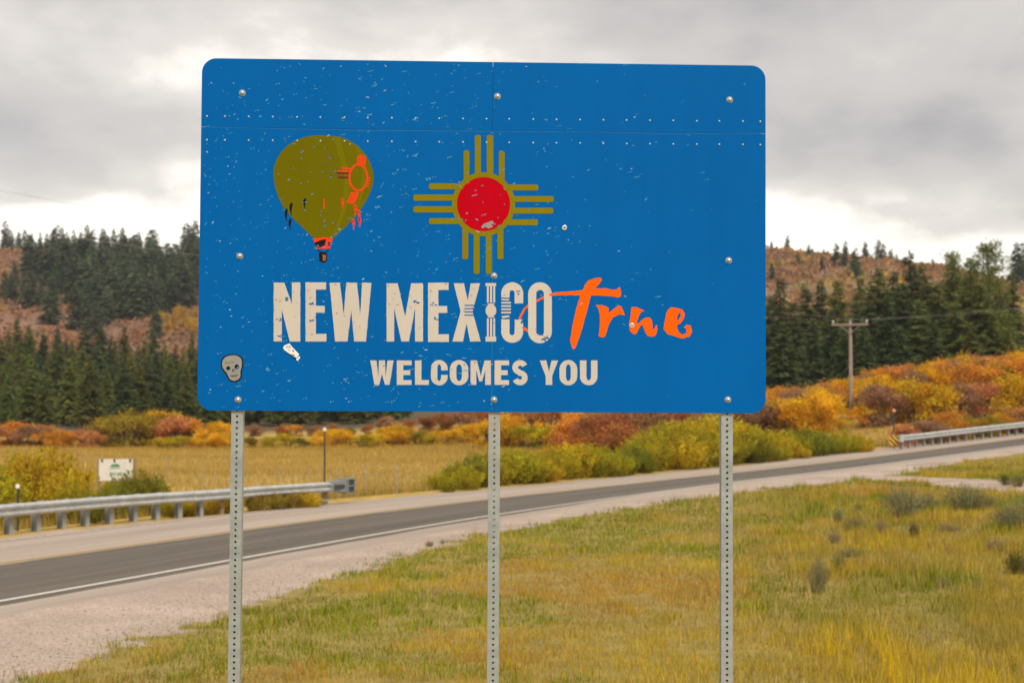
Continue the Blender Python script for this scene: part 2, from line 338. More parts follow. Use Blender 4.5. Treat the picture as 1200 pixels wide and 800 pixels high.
def soil_color(x, y):
    r = np.hypot(x, y); t, s, _ = road_frame(x, y); n = fbm(x / 7, y / 7, 4)[:, None]; n2 = fbm(x / 40 + 5, y / 40, 4)[:, None]
    near = np.array([0.31, 0.225, 0.075]) * (1 - n) + np.array([0.24, 0.195, 0.05]) * n
    field = np.array([0.45, 0.30, 0.09]) * (1 - n) + np.array([0.36, 0.25, 0.07]) * n
    hill = np.array([0.24, 0.135, 0.085]) * (1 - n2) + np.array([0.20, 0.135, 0.10]) * n2
    ol = sstep(.42, .62, fbm(x / 18 + 90, y / 30 + 4, 3))[:, None]; hill = (hill * (1 - ol * .7) + np.array([.20, .165, .065]) * ol * .7) * (.8 + .4 * n)
    wood = np.array([0.10, 0.08, 0.045]) + 0 * n
    far = (sstep(150, 175, r) * (1 - sstep(300, 330, r)))[:, None]; hl = sstep(300, 330, r)[:, None]
    c = np.where((t < -8)[:, None], field, near); c = c * (1 - far) + wood * far; return c * (1 - hl) + hill * hl

def build_ground():
    xs = np.concatenate([-np.geomspace(60, 2600, 90)[::-1], np.linspace(-60, 60, 241)[1:-1], np.geomspace(60, 2600, 90)])
    ys = np.concatenate([-np.geomspace(20, 2600, 30)[::-1], np.linspace(-20, 130, 301)[1:-1], np.geomspace(130, 2600, 130)])
    X, Y = np.meshgrid(xs, ys); x = X.ravel(); y = Y.ravel()
    z = ground_z(x, y); nx, ny = len(xs), len(ys)
    i = np.arange(nx * ny).reshape(ny, nx); f = np.stack([i[:-1, :-1], i[:-1, 1:], i[1:, 1:], i[1:, :-1]], -1).reshape(-1, 4)
    o = mesh_obj('ground', np.stack([x, y, z], 1), f, M_GROUND, None, {'Col': soil_color(x, y), 'gravel': np.clip(gravel(x, y), -5, 5)}, True)
    tag(o, kind='structure')
build_ground()
def strip(name, t0, t1, dz, mat, parent=None, nt=2, s0=0, s1=1e9, edge=0.0, taper=0.0):
    k = np.where((RS >= s0) & (RS <= s1))[0]; ts = np.linspace(t0, t1, nt); n = len(k)
    V = []; st = []
    for j, t in enumerate(ts):
        tt = t + (edge * (vnoise(RS[k] * 0.9, RS[k] * 0 + 3.7 + j) - 0.5) if edge and j in (0, nt - 1) else 0)
        if taper and j == nt - 1: tt = tt - taper * sstep(44, 58, RC[k, 1])
        V.append(np.stack([RC[k, 0] + RN[k, 0] * tt, RC[k, 1] + RN[k, 1] * tt, RC[k, 2] + dz - CROSS[k] * np.clip(-tt, 0, 10)], 1)); st.append(np.stack([RS[k], 0 * RS[k] + t, 0 * RS[k]], 1))
    V = np.stack(V, 1).reshape(-1, 3); st = np.stack(st, 1).reshape(-1, 3)
    i = np.arange(n * nt).reshape(n, nt); f = np.stack([i[:-1, :-1], i[:-1, 1:], i[1:, 1:], i[1:, :-1]], -1).reshape(-1, 4)[:, ::-1]
    return mesh_obj(name, V, f.copy(), mat, parent, {'st': st})
road = tag(strip('road', -7.65, 1.25, 0.0, M_CHIP, None, 12, edge=0.5), kind='structure')
strip('dark_lane', -3.62, 0.36, 0.004, M_ASPH, road, 3, edge=0.12, taper=0.40)
strip('edge_line', -0.065, 0.065, 0.008, M_WHITE_LINE, road)
strip('centre_line', -4.02, -3.90, 0.008, M_YELLOW_LINE, road); strip('centre_line', -3.82, -3.70, 0.008, M_YELLOW_LINE, road)
strip('edge_line', -7.42, -7.30, 0.008, M_FAR_LINE, road)

# ------------------------------------------------------------------ the sign
SIGN_LOC = Vector((-0.12245, 6.59353, 2.89846)); SA, SB, SG = 0.036054, 0.004999, 0.005402
W, HT = 2.4384, 1.5115
SR = Matrix.Rotation(SA, 3, 'Z') @ Matrix.Rotation(SB, 3, 'X') @ Matrix.Rotation(SG, 3, 'Y')
sign = empty('roadside_sign', SIGN_LOC, 0, 'large blue state welcome sign with balloon and sun emblem on three posts', 'sign')
sign.rotation_euler = SR.to_euler()
SRI = SR.inverted(); _nrm = SR @ Vector((0, 1, 0)); _o = Vector((0, 0, EYE))
def S(px, py):
    d = ray(px, py); t = (SIGN_LOC - _o).dot(_nrm) / d.dot(_nrm); p = SRI @ (_o + d * t - SIGN_LOC); return (p.x, p.z)
def sign_paint(name, col, rough=0.42, fade=0.09):
    m, nt, p, N, L = new_mat(name); p.inputs['Roughness'].default_value = rough; p.inputs['Specular IOR Level'].default_value = 0.05
    tc = N('ShaderNodeTexCoord')
    def nz(s, d): n = N('ShaderNodeTexNoise'); setin(n, Scale=s, Detail=d, Roughness=0.6); L(tc.outputs['Object'], n.inputs['Vector']); return n.outputs[0]
    mr = N('ShaderNodeMapRange'); setin(mr, From_Min=0.3, From_Max=0.7, To_Min=1 - fade, To_Max=1 + fade)
    mp = N('ShaderNodeMapping'); mp.inputs['Scale'].default_value = (14, 1, 0.7); L(tc.outputs['Object'], mp.inputs[0]); sk_ = N('ShaderNodeTexNoise'); setin(sk_, Scale=1.0, Detail=6.0, Roughness=0.7); L(mp.outputs[0], sk_.inputs['Vector'])
    av = N('ShaderNodeMath'); av.operation = 'MULTIPLY_ADD'; L(sk_.outputs[0], av.inputs[0]); av.inputs[1].default_value = 0.4; hf_ = N('ShaderNodeMath'); hf_.operation = 'MULTIPLY'; L(nz(1.6, 8.0), hf_.inputs[0]); hf_.inputs[1].default_value = 0.6; L(hf_.outputs[0], av.inputs[2]); L(av.outputs[0], mr.inputs[0])
    mx = N('ShaderNodeMixRGB'); mx.blend_type = 'MULTIPLY'; mx.inputs[0].default_value = 1; mx.inputs[1].default_value = col; L(mr.outputs[0], mx.inputs[2]); L(mx.outputs[0], p.inputs['Base Color'])
    r = N('ShaderNodeMapRange'); setin(r, From_Min=0.3, From_Max=0.7, To_Min=rough - 0.1, To_Max=rough + 0.12); L(nz(9.0, 6.0), r.inputs[0]); L(r.outputs[0], p.inputs['Roughness'])
    b = N('ShaderNodeBump'); setin(b, Strength=0.08, Distance=0.01); L(nz(5.0, 2.0), b.inputs['Height']); L(b.outputs[0], p.inputs['Normal'])
    return m
P_BLUE = sign_paint('blue_sign_sheeting', (0.0, 0.115, 0.40, 1), 0.55)
P_BEIGE = sign_paint('beige_sheeting', (0.58, 0.53, 0.465, 1), 0.5)
P_OLIVE = sign_paint('olive_sheeting', (0.140, 0.125, 0.0, 1), 0.5)
P_OLIVE2 = sign_paint('light_olive_sheeting', (0.158, 0.148, 0.001, 1), 0.5)
P_ZIA = sign_paint('golden_olive_sheeting', (0.235, 0.19, 0.002, 1), 0.5)
P_RED = sign_paint('red_sheeting', (0.50, 0.0, 0.010, 1), 0.5)
P_ORANGE = sign_paint('orange_sheeting', (1.0, 0.125, 0.003, 1), 0.5)
P_REDORANGE = sign_paint('red_orange_ink', (0.80, 0.05, 0.012, 1), 0.5)
P_BLACK = sign_paint('black_ink', (0.012, 0.012, 0.014, 1), 0.5)
P_MAROON = sign_paint('maroon_ink', (0.14, 0.02, 0.015, 1), 0.5)
P_BROWN = sign_paint('brown_ink', (0.30, 0.12, 0.03, 1), 0.5)
P_WHITE = sign_paint('white_sticker', (0.80, 0.80, 0.78, 1), 0.5)
P_GREY = sign_paint('grey_sticker', (0.31, 0.30, 0.28, 1), 0.6, 0.3)
P_CHIP = [simple('chip_pale_blue', (0.06, 0.30, 0.54, 1), 0.6), simple('chip_mid_blue', (0.018, 0.205, 0.48, 1), 0.6), simple('chip_bare', (0.30, 0.46, 0.55, 1), 0.5), simple('chip_brown', (0.36, 0.27, 0.20, 1), 0.8)]
M_ALU = simple('aluminium', (0.62, 0.63, 0.62, 1), 0.35, 0.7)
def sheet(name, loops, mat, layer=1, parent=None, thick=0.0002):
    """thin vinyl sheet on the sign's face; loops (outer, holes...) in local (x, z)"""
    parent = parent or sign
    y0 = -0.0003 * layer
    tri = tessellate_polygon([[Vector((p[0], p[1], 0)) for p in lp] for lp in loops])
    flat = [p for lp in loops for p in lp]; n = len(flat)
    v = [(p[0], y0 - thick, p[1]) for p in flat] + [(p[0], y0, p[1]) for p in flat]; f = []
    for t in tri:
        a, b, c = (flat[i] for i in t); cr = (b[0] - a[0]) * (c[1] - a[1]) - (b[1] - a[1]) * (c[0] - a[0])
        if abs(cr) < 1e-12: continue
        f.append(tuple(t) if cr > 0 else tuple(t)[::-1])
    b0 = 0
    for lp in loops:
        k = len(lp)
        for i in range(k): f.append((b0 + i, b0 + (i + 1) % k, n + b0 + (i + 1) % k, n + b0 + i))
        b0 += k
    return mesh_obj(name, v, f, mat, parent)
def multi_sheet(name, polys, mat, layer=1, parent=None, stuff=True):
    mb = MB(); y = -0.0003 * layer - 0.0002
    for lp in polys:
        tri = tessellate_polygon([[Vector((p[0], p[1], 0)) for p in lp]]); ff = []
        for t in tri:
            a, b, c = (lp[i] for i in t); cr = (b[0] - a[0]) * (c[1] - a[1]) - (b[1] - a[1]) * (c[0] - a[0])
            ff.append(tuple(t) if cr > 0 else tuple(t)[::-1])
        k = len(lp); ff += [(i, (i + 1) % k, k + (i + 1) % k, k + i) for i in range(k)]
        mb.add([(p[0], y, p[1]) for p in lp] + [(p[0], y + 0.0002, p[1]) for p in lp], ff)
    return tag(mb.build(name, mat, parent or sign), kind='stuff' if stuff else None)
def zm(x0, y0, sc): return lambda pts: [S(x0 + a / sc, y0 + b / sc) for a, b in pts]
def ell(cx, cy, rx, ry, n=40, a0=0.0, a1=360.0):
    return [(cx + rx * math.cos(math.radians(a0 + (a1 - a0) * i / n)), cy + ry * math.sin(math.radians(a0 + (a1 - a0) * i / n))) for i in range(n if a1 - a0 >= 360 else n + 1)]
def rect(x0, x1, y0, y1): return [(x0, y0), (x1, y0), (x1, y1), (x0, y1)]
def rough_poly(pts, amp, step):
    out = []
    for (a, b), (c, d) in zip(pts, pts[1:] + pts[:1]):
        n = max(1, int(math.hypot(c - a, d - b) / step))
        for i in range(n): out.append((a + (c - a) * i / n + random.uniform(-amp, amp), b + (d - b) * i / n + random.uniform(-amp, amp)))
    return out
# four riveted aluminium panels
SEAM_Z = S(578, 153)[1]; SEAM_X = S(577.5, 120)[0]; G = 0.0006; RAD = 0.062
def panel(x0, x1, z0, z1, corners):
    pts = []
    for (cx, cz, sx, sz, a0, key) in ((x0, z0, 1, 1, 180, 'bl'), (x1, z0, -1, 1, 270, 'br'), (x1, z1, -1, -1, 0, 'tr'), (x0, z1, 1, -1, 90, 'tl')):
        if key in corners: pts += ell(cx + sx * RAD, cz + sz * RAD, RAD, RAD, 10, a0, a0 + 90)
        else: pts.append((cx, cz))
    n = len(pts); v = [(p[0], 0, p[1]) for p in pts] + [(p[0], 0.003, p[1]) for p in pts]
    f = [tuple(range(n)), tuple(range(2 * n - 1, n - 1, -1))] + [((i + 1) % n, i, n + i, n + (i + 1) % n) for i in range(n)]
    o = mesh_obj('panel', v, f, P_BLUE, sign); o.data.materials.append(M_ALU)
    for q in o.data.polygons[1:]: q.material_index = 1
    return o
panel(-W / 2, SEAM_X - G, SEAM_Z + G, HT, 'tl'); panel(SEAM_X + G, W / 2, SEAM_Z + G, HT, 'tr')
panel(-W / 2, W / 2, 0, SEAM_Z - G, 'bl br')
mb = MB(); mb.box(-W / 2 + 0.02, W / 2 - 0.02, 0.0032, 0.006, SEAM_Z - 0.07, SEAM_Z + 0.07); mb.build('joint_plate', P_BLUE, sign)
mb = MB(); mb.box(SEAM_X - 0.06, SEAM_X + 0.06, 0.0062, 0.009, SEAM_Z + 0.08, HT - 0.02); mb.build('joint_plate', P_BLUE, sign)
_k = S(577.5, 300)[0]
sheet('panel_crease', [rect(_k - .0007, _k + .0007, 0.01, SEAM_Z - 0.01)], P_CHIP[1], 0.4)
_z0 = [S(x, y) for x, y in ((240, 149), (320, 151), (430, 153), (560, 154), (700, 155), (790, 157), (893, 156.5))]
multi_sheet('worn_seam_edge', [[(a[0], a[1] - .0005), (b[0], b[1] - .0005), (b[0], b[1] + .0007), (a[0], a[1] + .0007)] for a, b in zip(_z0[:-1], _z0[1:])], P_CHIP[1], 0.4)
# rivets and bolts
bm = bmesh.new(); bmesh.ops.create_uvsphere(bm, u_segments=10, v_segments=5, radius=1)
bmesh.ops.delete(bm, geom=[v for v in bm.verts if v.co.z < -0.01], context='VERTS')
dome = bpy.data.meshes.new('dome'); bm.to_mesh(dome); bm.free()
for q in dome.polygons: q.use_smooth = True
dome.materials.append(galv('rivet_metal', (0.42, 0.50, 0.55, 1), 0.4, 0.5))
bolt_me = dome.copy(); bolt_me.materials.clear(); bolt_me.materials.append(galv('bolt_metal', (0.66, 0.64, 0.58, 1), 0.35, 0.6))
def stud(name, me, px, py, r, h):
    o = link(name, me, None, sign); x, z = S(px, py); o.location = (x, -0.0004, z); o.rotation_euler = (math.pi / 2, 0, 0); o.scale = (r, r, h); return o
_rx = [220 + v / 3.3333 for v in (75, 145, 238, 332, 427, 518, 612, 703, 797, 890, 982, 1075, 1167)] + [560 + v / 3.3333 for v in (122, 216, 307, 399, 490, 581, 672, 763, 855, 943, 1035, 1103)]
for v in _rx:
    k = (v - 242) / 650
    stud('rivet', dome, v, 136.4 + 6.3 * k, 0.0044, 0.003); stud('rivet', dome, v, 164.2 + 5.7 * k, 0.0044, 0.003)
BOLTS = ((284, 109), (583, 113), (855, 117), (281, 300), (579, 323), (854, 305), (279, 468), (579, 468), (853, 468))
mb = MB(); mb.tube([(0, 0, -0.002), (0, 0, 0.003)], 1, 14); washer = mb.build('washer', M_GALV); washer_me = washer.data; bpy.data.objects.remove(washer)
for b in BOLTS:
    o = stud('bolt', bolt_me, b[0], b[1], 0.0105, 0.011); w = link('washer', washer_me, None, o); w.scale = (1.35, 1.35, 0.12)
# perforated square steel posts
def perforated_post(length, w=0.0495, pitch=0.0254, hr=0.0056):
    mb = MB(); h = w / 2; n = int(length / pitch)
    oct_ = [(hr * math.cos(math.radians(22.5 + 45 * k)), hr * math.sin(math.radians(22.5 + 45 * k))) for k in range(8)]
    out = [(h, .2), (.2, 1), (-.2, 1), (-h, .2), (-h, -.2), (-.2, -1), (.2, -1), (h, -.2)]
    for c in range(n):
        zc = -(c + 0.5) * pitch
        ring = [(h, hr * .5), (hr * .5, pitch / 2), (-hr * .5, pitch / 2), (-h, hr * .5), (-h, -hr * .5), (-hr * .5, -pitch / 2), (hr * .5, -pitch / 2), (h, -hr * .5)]
        corner = {0: (h, pitch / 2), 2: (-h, pitch / 2), 4: (-h, -pitch / 2), 6: (h, -pitch / 2)}
        for side in range(4):
            def P(a, b, dep=h):
                x, y = (a, -dep), (dep, a)
                return {0: (a, -dep, zc + b), 1: (dep, a, zc + b), 2: (-a, dep, zc + b), 3: (-dep, -a, zc + b)}[side]
            for k in range(8):
                k2 = (k + 1) % 8
                poly = [oct_[k], ring[k]] + ([corner[k]] if k in corner else []) + [ring[k2], oct_[k2]]
                mb.add([P(*q) for q in poly], [tuple(range(len(poly)))])
                mb.add([P(*oct_[k]), P(*oct_[k2]), P(*oct_[k2], h - 0.0027), P(*oct_[k], h - 0.0027)], [(0, 1, 2, 3)])
    return mb
_ptop = S(583, 100)[1]; _len = _ptop + (SIGN_LOC.z - 0.35)
post_me = None
for k, px in enumerate((277.5, 579.5, 852.5)):
    if post_me is None: o = perforated_post(_len).build('post', M_GALV, sign); post_me = o.data
    else: o = link('post', post_me, None, sign)
    o.location = (S(px, 490)[0], 0.0095 + 0.0495 / 2, _ptop - 0.0015 * k)
# balloon print
B = zm(310, 150, 5.0)
env = [(52, 270), (58, 220), (75, 175), (100, 138), (135, 103), (180, 74), (240, 52), (310, 43), (380, 44), (445, 53), (500, 75), (555, 112), (595, 160), (622, 210), (638, 265), (640, 305), (630, 350), (608, 405), (575, 460), (530, 520), (480, 575), (430, 622), (402, 648), (292, 648), (250, 610), (200, 562), (150, 512), (110, 462), (80, 405), (60, 340)]
bal = sheet('balloon_print', [B(env)], P_OLIVE, 1)
multi_sheet('envelope_stripe', [B([(400, 47), (440, 53), (505, 300), (480, 480), (410, 640), (400, 640), (455, 470), (470, 290)]), B([(530, 97), (555, 113), (600, 240), (585, 360), (545, 480), (525, 520), (560, 380), (575, 250)])], P_OLIVE2, 1.8, bal)
sheet('skirt', [B([(286, 648), (340, 640), (400, 645), (382, 708), (305, 708)])], P_REDORANGE, 2, bal)
multi_sheet('skirt_check', [B(p) for p in ([(292, 672), (335, 655), (362, 652), (352, 690), (315, 702), (300, 690)], [(372, 668), (390, 672), (384, 690), (370, 688)])], P_BLACK, 3, bal)
sheet('basket', [B([(318, 735), (330, 725), (360, 728), (368, 745), (364, 782), (345, 790), (322, 780)])], P_BLACK, 2, bal)
sheet('basket_panel', [B([(340, 740), (362, 745), (358, 776), (342, 780)])], P_BROWN, 3, bal)
multi_sheet('rope', [B([(308, 708), (314, 708), (330, 728), (325, 730)]), B([(374, 708), (380, 708), (362, 730), (357, 728)])], P_BLACK, 2, bal)
sheet('balloon_sun_ring', [B(ell(550, 291, 58, 82, 32)), B(ell(550, 291, 47, 70, 32)[::-1])], P_REDORANGE, 3.4, bal)
def bar(a, b, w0, w1=None):
    w1 = w1 or w0; dx, dy = b[0] - a[0], b[1] - a[1]; l = math.hypot(dx, dy); nx, ny = -dy / l, dx / l
    return [(a[0] + nx * w0, a[1] + ny * w0), (b[0] + nx * w1, b[1] + ny * w1), (b[0] - nx * w1, b[1] - ny * w1), (a[0] - nx * w0, a[1] - ny * w0)]
rays_ = [bar((548 + 14 * i, 158 + (6 if i in (0, 3) else 0)), (545 + 14 * i, 216), 4.6) for i in range(4)]
rays_ += [bar((500 - 2 * i, 372 + 2 * i) if 0 else (520 + 13 * i - 8, 376), (487 + 13 * i, 440 + 5 * (i in (1, 2))), 4.8) for i in range(4)]
rays_ += [bar((600, 300 + 13 * i), (622 - 4 * i, 292 + 18 * i), 3.8) for i in range(4)]
rays_ += [bar((428 if i in (1, 2) else 450, 233 + 19 * i), (506, 241 + 15 * i), 4.2) for i in range(2)]
multi_sheet('balloon_sun_ray', [B(p) for p in rays_], P_REDORANGE, 2.6, bal)
multi_sheet('balloon_sun_ray', [B(bar((422, 264), (500, 267), 5)), B(bar((432, 290), (500, 290), 5))], P_MAROON, 3.0, bal)
fig = []
for (x, y, s) in ((158, 470, 1), (130, 505, 1), (238, 440, .8), (152, 560, .9)):
    fig += [ell(x, y - 24 * s, 7, 9, 10), bar((x - 3, y - 20 * s), (x - 5, y + 14 * s), 9, 6), bar((x - 5, y + 10 * s), (x - 1, y + 42 * s), 4, 2)]
multi_sheet('figure_print', [B(p) for p in fig], P_BLACK, 2, bal)
fig = []
for (x, y, s) in ((455, 438, .9), (530, 478, 1), (552, 510, 1.1), (520, 560, .9), (556, 548, .8)):
    fig += [ell(x, y - 20 * s, 9, 10, 10), bar((x, y - 18 * s), (x + 4, y + 14 * s), 9, 6), bar((x + 3, y + 10 * s), (x + 1, y + 40 * s), 4, 2)]
fig += [bar((350, 415), (348, 475), 3)]
multi_sheet('figure_print', [B(p) for p in fig], P_REDORANGE, 2, bal)
# sun symbol
Z = zm(480, 150, 4.4444)
zia = sheet('sun_ring', [Z(ell(385, 397, 164, 166, 64)), Z(ell(385, 397, 139, 141, 64)[::-1])], P_ZIA, 1)
sheet('sun_disc', [Z(ell(385, 397, 139, 141, 64))], P_RED, 1, zia)
def cap(x0, x1, y0, y1):
    c = 6; return [(x0 + c, y0), (x1 - c, y0), (x1, y0 + c), (x1, y1 - c), (x1 - c, y1), (x0 + c, y1), (x0, y1 - c), (x0, y0 + c)]
for q in ((282, 311, 117, 290), (340, 371, 38, 252), (402, 434, 38, 252), (465, 495, 121, 290), (275, 305, 505, 683), (334, 364, 545, 760), (397, 427, 545, 760), (458, 488, 505, 683),
          (102, 278, 289, 320), (20, 240, 347, 379), (20, 240, 408, 440), (101, 278, 470, 500), (490, 670, 295, 325), (530, 750, 355, 385), (530, 748, 416, 446), (490, 668, 476, 506)):
    sheet('sun_ray', [Z(cap(*q))], P_ZIA, 2, zia)
sheet('paint_chip', [Z([(372, 515), (385, 500), (405, 492), (430, 482), (440, 495), (425, 505), (436, 515), (410, 524), (395, 515), (380, 524)])], P_GREY, 3, zia)
# lettering: NEW MEXICO
Lz = zm(300, 315, 4.4444); Rz = zm(560, 315, 4.4444)
LETTERS = []
def letter(pts, mp=Lz, holes=(), mat=None, layer=2, amp=0.7, step=14):
    LETTERS.append(mp(pts))
    return sheet('letter', [mp(rough_poly(pts, amp, step) if amp else pts)] + [mp(h) for h in holes], mat or P_BEIGE, layer)
letter([(92, 72), (148, 72), (187, 185), (187, 70), (231, 70), (231, 378), (176, 378), (135, 215), (135, 378), (92, 378)])
def EE(dx, dy): return [(258 + dx, 70 + dy), (365 + dx, 70 + dy), (365 + dx, 108 + dy), (312 + dx, 108 + dy), (312 + dx, 192 + dy), (358 + dx, 192 + dy), (358 + dx, 228 + dy), (312 + dx, 228 + dy), (312 + dx, 338 + dy), (367 + dx, 338 + dy), (367 + dx, 378 + dy), (258 + dx, 378 + dy)]
letter(EE(0, 0)); letter(EE(638, 2))
letter([(383, 72), (437, 72), (457, 240), (470, 72), (526, 72), (543, 240), (553, 72), (601, 72), (573, 378), (511, 378), (496, 215), (477, 378), (412, 378)])
letter([(680, 75), (738, 75), (777, 250), (808, 75), (870, 75), (870, 378), (828, 378), (828, 205), (797, 378), (757, 378), (720, 205), (720, 378), (680, 378)])
letter([(1030, 75), (1083, 75), (1103, 165), (1118, 75), (1167, 75), (1128, 222), (1170, 378), (1115, 378), (1097, 285), (1078, 378), (1023, 378), (1066, 222)])
multi_sheet('letter_notch', [Lz(bar((1086, 190 + 17 * i), (1136, 190 + 17 * i), 3)) for i in range(4)], P_BLUE, 3)
o = multi_sheet('letter', [Rz(p) for p in ([ell(68, 217, 28, 34, 24), rect(40, 95, 74, 90), rect(40, 95, 352, 378)] + [rect(a, b, 90.5, 176) for a, b in ((47, 57), (63, 74), (80, 90))] + [rect(a, b, 258, 351.5) for a, b in ((47, 57), (63, 74), (80, 90))] + [[(50, 180), (87, 180), (84, 186), (53, 186)], [(53, 249), (84, 249), (87, 254), (50, 254)]])], P_BEIGE, 2, None, False)
# C: hooked top, striped stem, round bottom
letter([(122, 150)] + ell(179, 127, 57, 57, 16, 180, 360) + [(236, 180), (192, 180), (192, 125)] + ell(178, 125, 13, 14, 6, 360, 180)[1:] + [(165, 150)], Rz)
letter([(122, 262), (165, 262), (165, 330)] + ell(178, 332, 13, 14, 6, 180, 0) + [(192, 264), (236, 264)] + ell(179, 328, 57, 57, 16, 0, 180), Rz)
multi_sheet('letter_stripe', [Rz(rect(122, 172, 172 + 17 * i, 181 + 17 * i)) for i in range(4)] + [Rz([(124, 155), (165, 158), (160, 166), (122, 163)]), Rz([(122, 246), (160, 242), (168, 250), (130, 257)])], P_BEIGE, 2)
letter(ell(323.5, 132, 61.5, 62, 18, 180, 360) + ell(323.5, 326, 61.5, 61, 18, 0, 180), Rz, [(ell(324, 128, 20, 18, 10, 180, 360) + ell(324, 330, 20, 17, 10, 0, 180))[::-1]])
# worn bits of the letters
worn = [(268, 172, 30, 14), (262, 252, 50, 20), (905, 178, 30, 14), (900, 250, 46, 18), (98, 250, 34, 22), (108, 345, 22, 18), (150, 130, 8, 60), (815, 165, 22, 14)]
wl = []
for (x, y, w, h) in worn:
    for i in range(5):
        a, b = x + random.random() * w, y + random.random() * h
        wl.append(Lz(rough_poly(bar((a, b), (a + random.uniform(6, 16), b + random.uniform(-4, 4)), random.uniform(1.5, 3.2)), 1.2, 5)))
for (x, y, w, h) in ((315, 340, 50, 26), (330, 365, 18, 10), (165, 110, 50, 28), (222, 268, 14, 40)):
    for i in range(6):
        a, b = x + random.random() * w, y + random.random() * h
        wl.append(Rz(rough_poly(bar((a, b), (a + random.uniform(6, 18), b + random.uniform(-5, 5)), random.uniform(1.5, 3.5)), 1.2, 5)))
tag(multi_sheet('worn_lettering', wl, P_BLUE, 3), kind='stuff')
# WELCOMES YOU
def small(ch, x0, x1):
    y0, y1, st = 422.2, 450.8, 7.6; w = x1 - x0; h = y1 - y0; m = y0 + h / 2
    I = lambda p: [S(*q) for q in p]
    def sh(pts, holes=()): return sheet('letter', [I(rough_poly(pts, 0.12, 4))] + [I(q) for q in holes], P_BEIGE, 2)
    b = 5.6
    if ch == 'E': sh([(x0, y0), (x1, y0), (x1, y0 + b), (x0 + st, y0 + b), (x0 + st, m - b / 2), (x1 - 1.6, m - b / 2), (x1 - 1.6, m + b / 2), (x0 + st, m + b / 2), (x0 + st, y1 - b), (x1, y1 - b), (x1, y1), (x0, y1)])
    if ch == 'L': sh([(x0, y0), (x0 + st, y0), (x0 + st, y1 - b), (x1, y1 - b), (x1, y1), (x0, y1)])
    if ch == 'W':
        c = (x0 + x1) / 2; sh([(x0, y0), (x0 + 7.2, y0), (x0 + 9.4, m + 5), (c - 3.6, y0), (c + 3.6, y0), (x1 - 9.4, m + 5), (x1 - 7.2, y0), (x1, y0), (x1 - 4.8, y1), (c + 3.4, y1), (c, m + 1.5), (c - 3.4, y1), (x0 + 4.8, y1)])
    if ch == 'M':
        c = (x0 + x1) / 2; sh([(x0, y0), (x0 + 7.4, y0), (c, m + 4), (x1 - 7.4, y0), (x1, y0), (x1, y1), (x1 - 6.6, y1), (x1 - 6.6, m - 3), (c + 1.8, y1 - 4), (c - 1.8, y1 - 4), (x0 + 6.6, m - 3), (x0 + 6.6, y1), (x0, y1)])
    if ch == 'Y':
        c = (x0 + x1) / 2; sh([(x0, y0), (x0 + 7.8, y0), (c, m - 1), (x1 - 7.8, y0), (x1, y0), (c + st / 2, m + 4), (c + st / 2, y1), (c - st / 2, y1), (c - st / 2, m + 4)])
    if ch in 'OC':
        r = w / 2; c = x0 + r; yy0, yy1 = y0 - .5, y1 + .5; ri = r - st; ro = r * 1.0
        if ch == 'O':
            sh(ell(c, yy0 + ro, r, ro, 14, 180, 360) + ell(c, yy1 - ro, r, ro, 14, 0, 180), [(ell(c, yy0 + ro - .4, ri, ro - 5.4, 8, 180, 360) + ell(c, yy1 - ro + .4, ri, ro - 5.4, 8, 0, 180))[::-1]])
        else:
            sh(ell(c, yy0 + ro, r, ro, 14, 180, 360) + [(x1, m - 2.6), (x1 - st, m - 2.6)] + ell(c, yy0 + ro - .4, ri, ro - 5.4, 8, 360, 180)[0:] + ell(c, yy1 - ro + .4, ri, ro - 5.4, 8, 180, 0) + [(x1 - st, m + 2.6), (x1, m + 2.6)] + ell(c, yy1 - ro, r, ro, 14, 0, 180))
    if ch == 'U':
        r = w / 2; c = x0 + r; yy1 = y1 + .5; ri = r - st
        sh([(x0, y0), (x0 + st, y0)] + ell(c, yy1 - r, ri, r - 5.6, 8, 180, 0) + [(x1 - st, y0), (x1, y0)] + ell(c, yy1 - r, r, r, 14, 0, 180))
    if ch == 'S':
        c = (x0 + x1) / 2; cl = []
        for i in range(33):      # centre line: upper bowl then lower bowl
            t = i / 32
            if t < 0.5: a = math.radians(-20 - 250 * t * 2); cl.append((c + (w / 2 - 3.6) * math.cos(a), y0 + h * .285 + h * .185 * math.sin(a)))
            else: a = math.radians(-90 + 250 * (t - .5) * 2); cl.append((c + (w / 2 - 3.6) * math.cos(a), y1 - h * .29 + h * .19 * math.sin(a)))
        lft, rgt = [], []
        for i, p in enumerate(cl):
            q0, q1 = cl[max(i - 1, 0)], cl[min(i + 1, 32)]; dx, dy = q1[0] - q0[0], q1[1] - q0[1]; l = math.hypot(dx, dy) + 1e-6; hw = 3.3
            lft.append((p[0] - dy / l * hw, p[1] + dx / l * hw)); rgt.append((p[0] + dy / l * hw, p[1] - dx / l * hw))
        mbp = [[lft[i], lft[i + 1], rgt[i + 1], rgt[i]] for i in range(32)]
        bm = bmesh.new(); y = -0.0006 - 0.0002
        V = [bm.verts.new((S(*p)[0], y, S(*p)[1])) for p in lft + rgt]
        for i in range(32): bm.faces.new((V[i], V[i + 1], V[33 + i + 1], V[33 + i]))
        bmesh.ops.recalc_face_normals(bm, faces=bm.faces)
        if bm.faces[0].normal.y > 0: bmesh.ops.reverse_faces(bm, faces=bm.faces)
        me = bpy.data.meshes.new('letter'); bm.to_mesh(me); bm.free(); link('letter', me, P_BEIGE, sign)
for ch, a, b in (('W', 434, 461.3), ('E', 465, 482.3), ('L', 486.3, 502.6), ('C', 505, 524.5), ('O', 527.2, 548.8), ('M', 551.5, 575.2), ('E', 579.6, 596.5), ('S', 600, 618.7), ('Y', 632.4, 654.2), ('O', 655.6, 676.4), ('U', 679.6, 700.2)):
    small(ch, a, b)
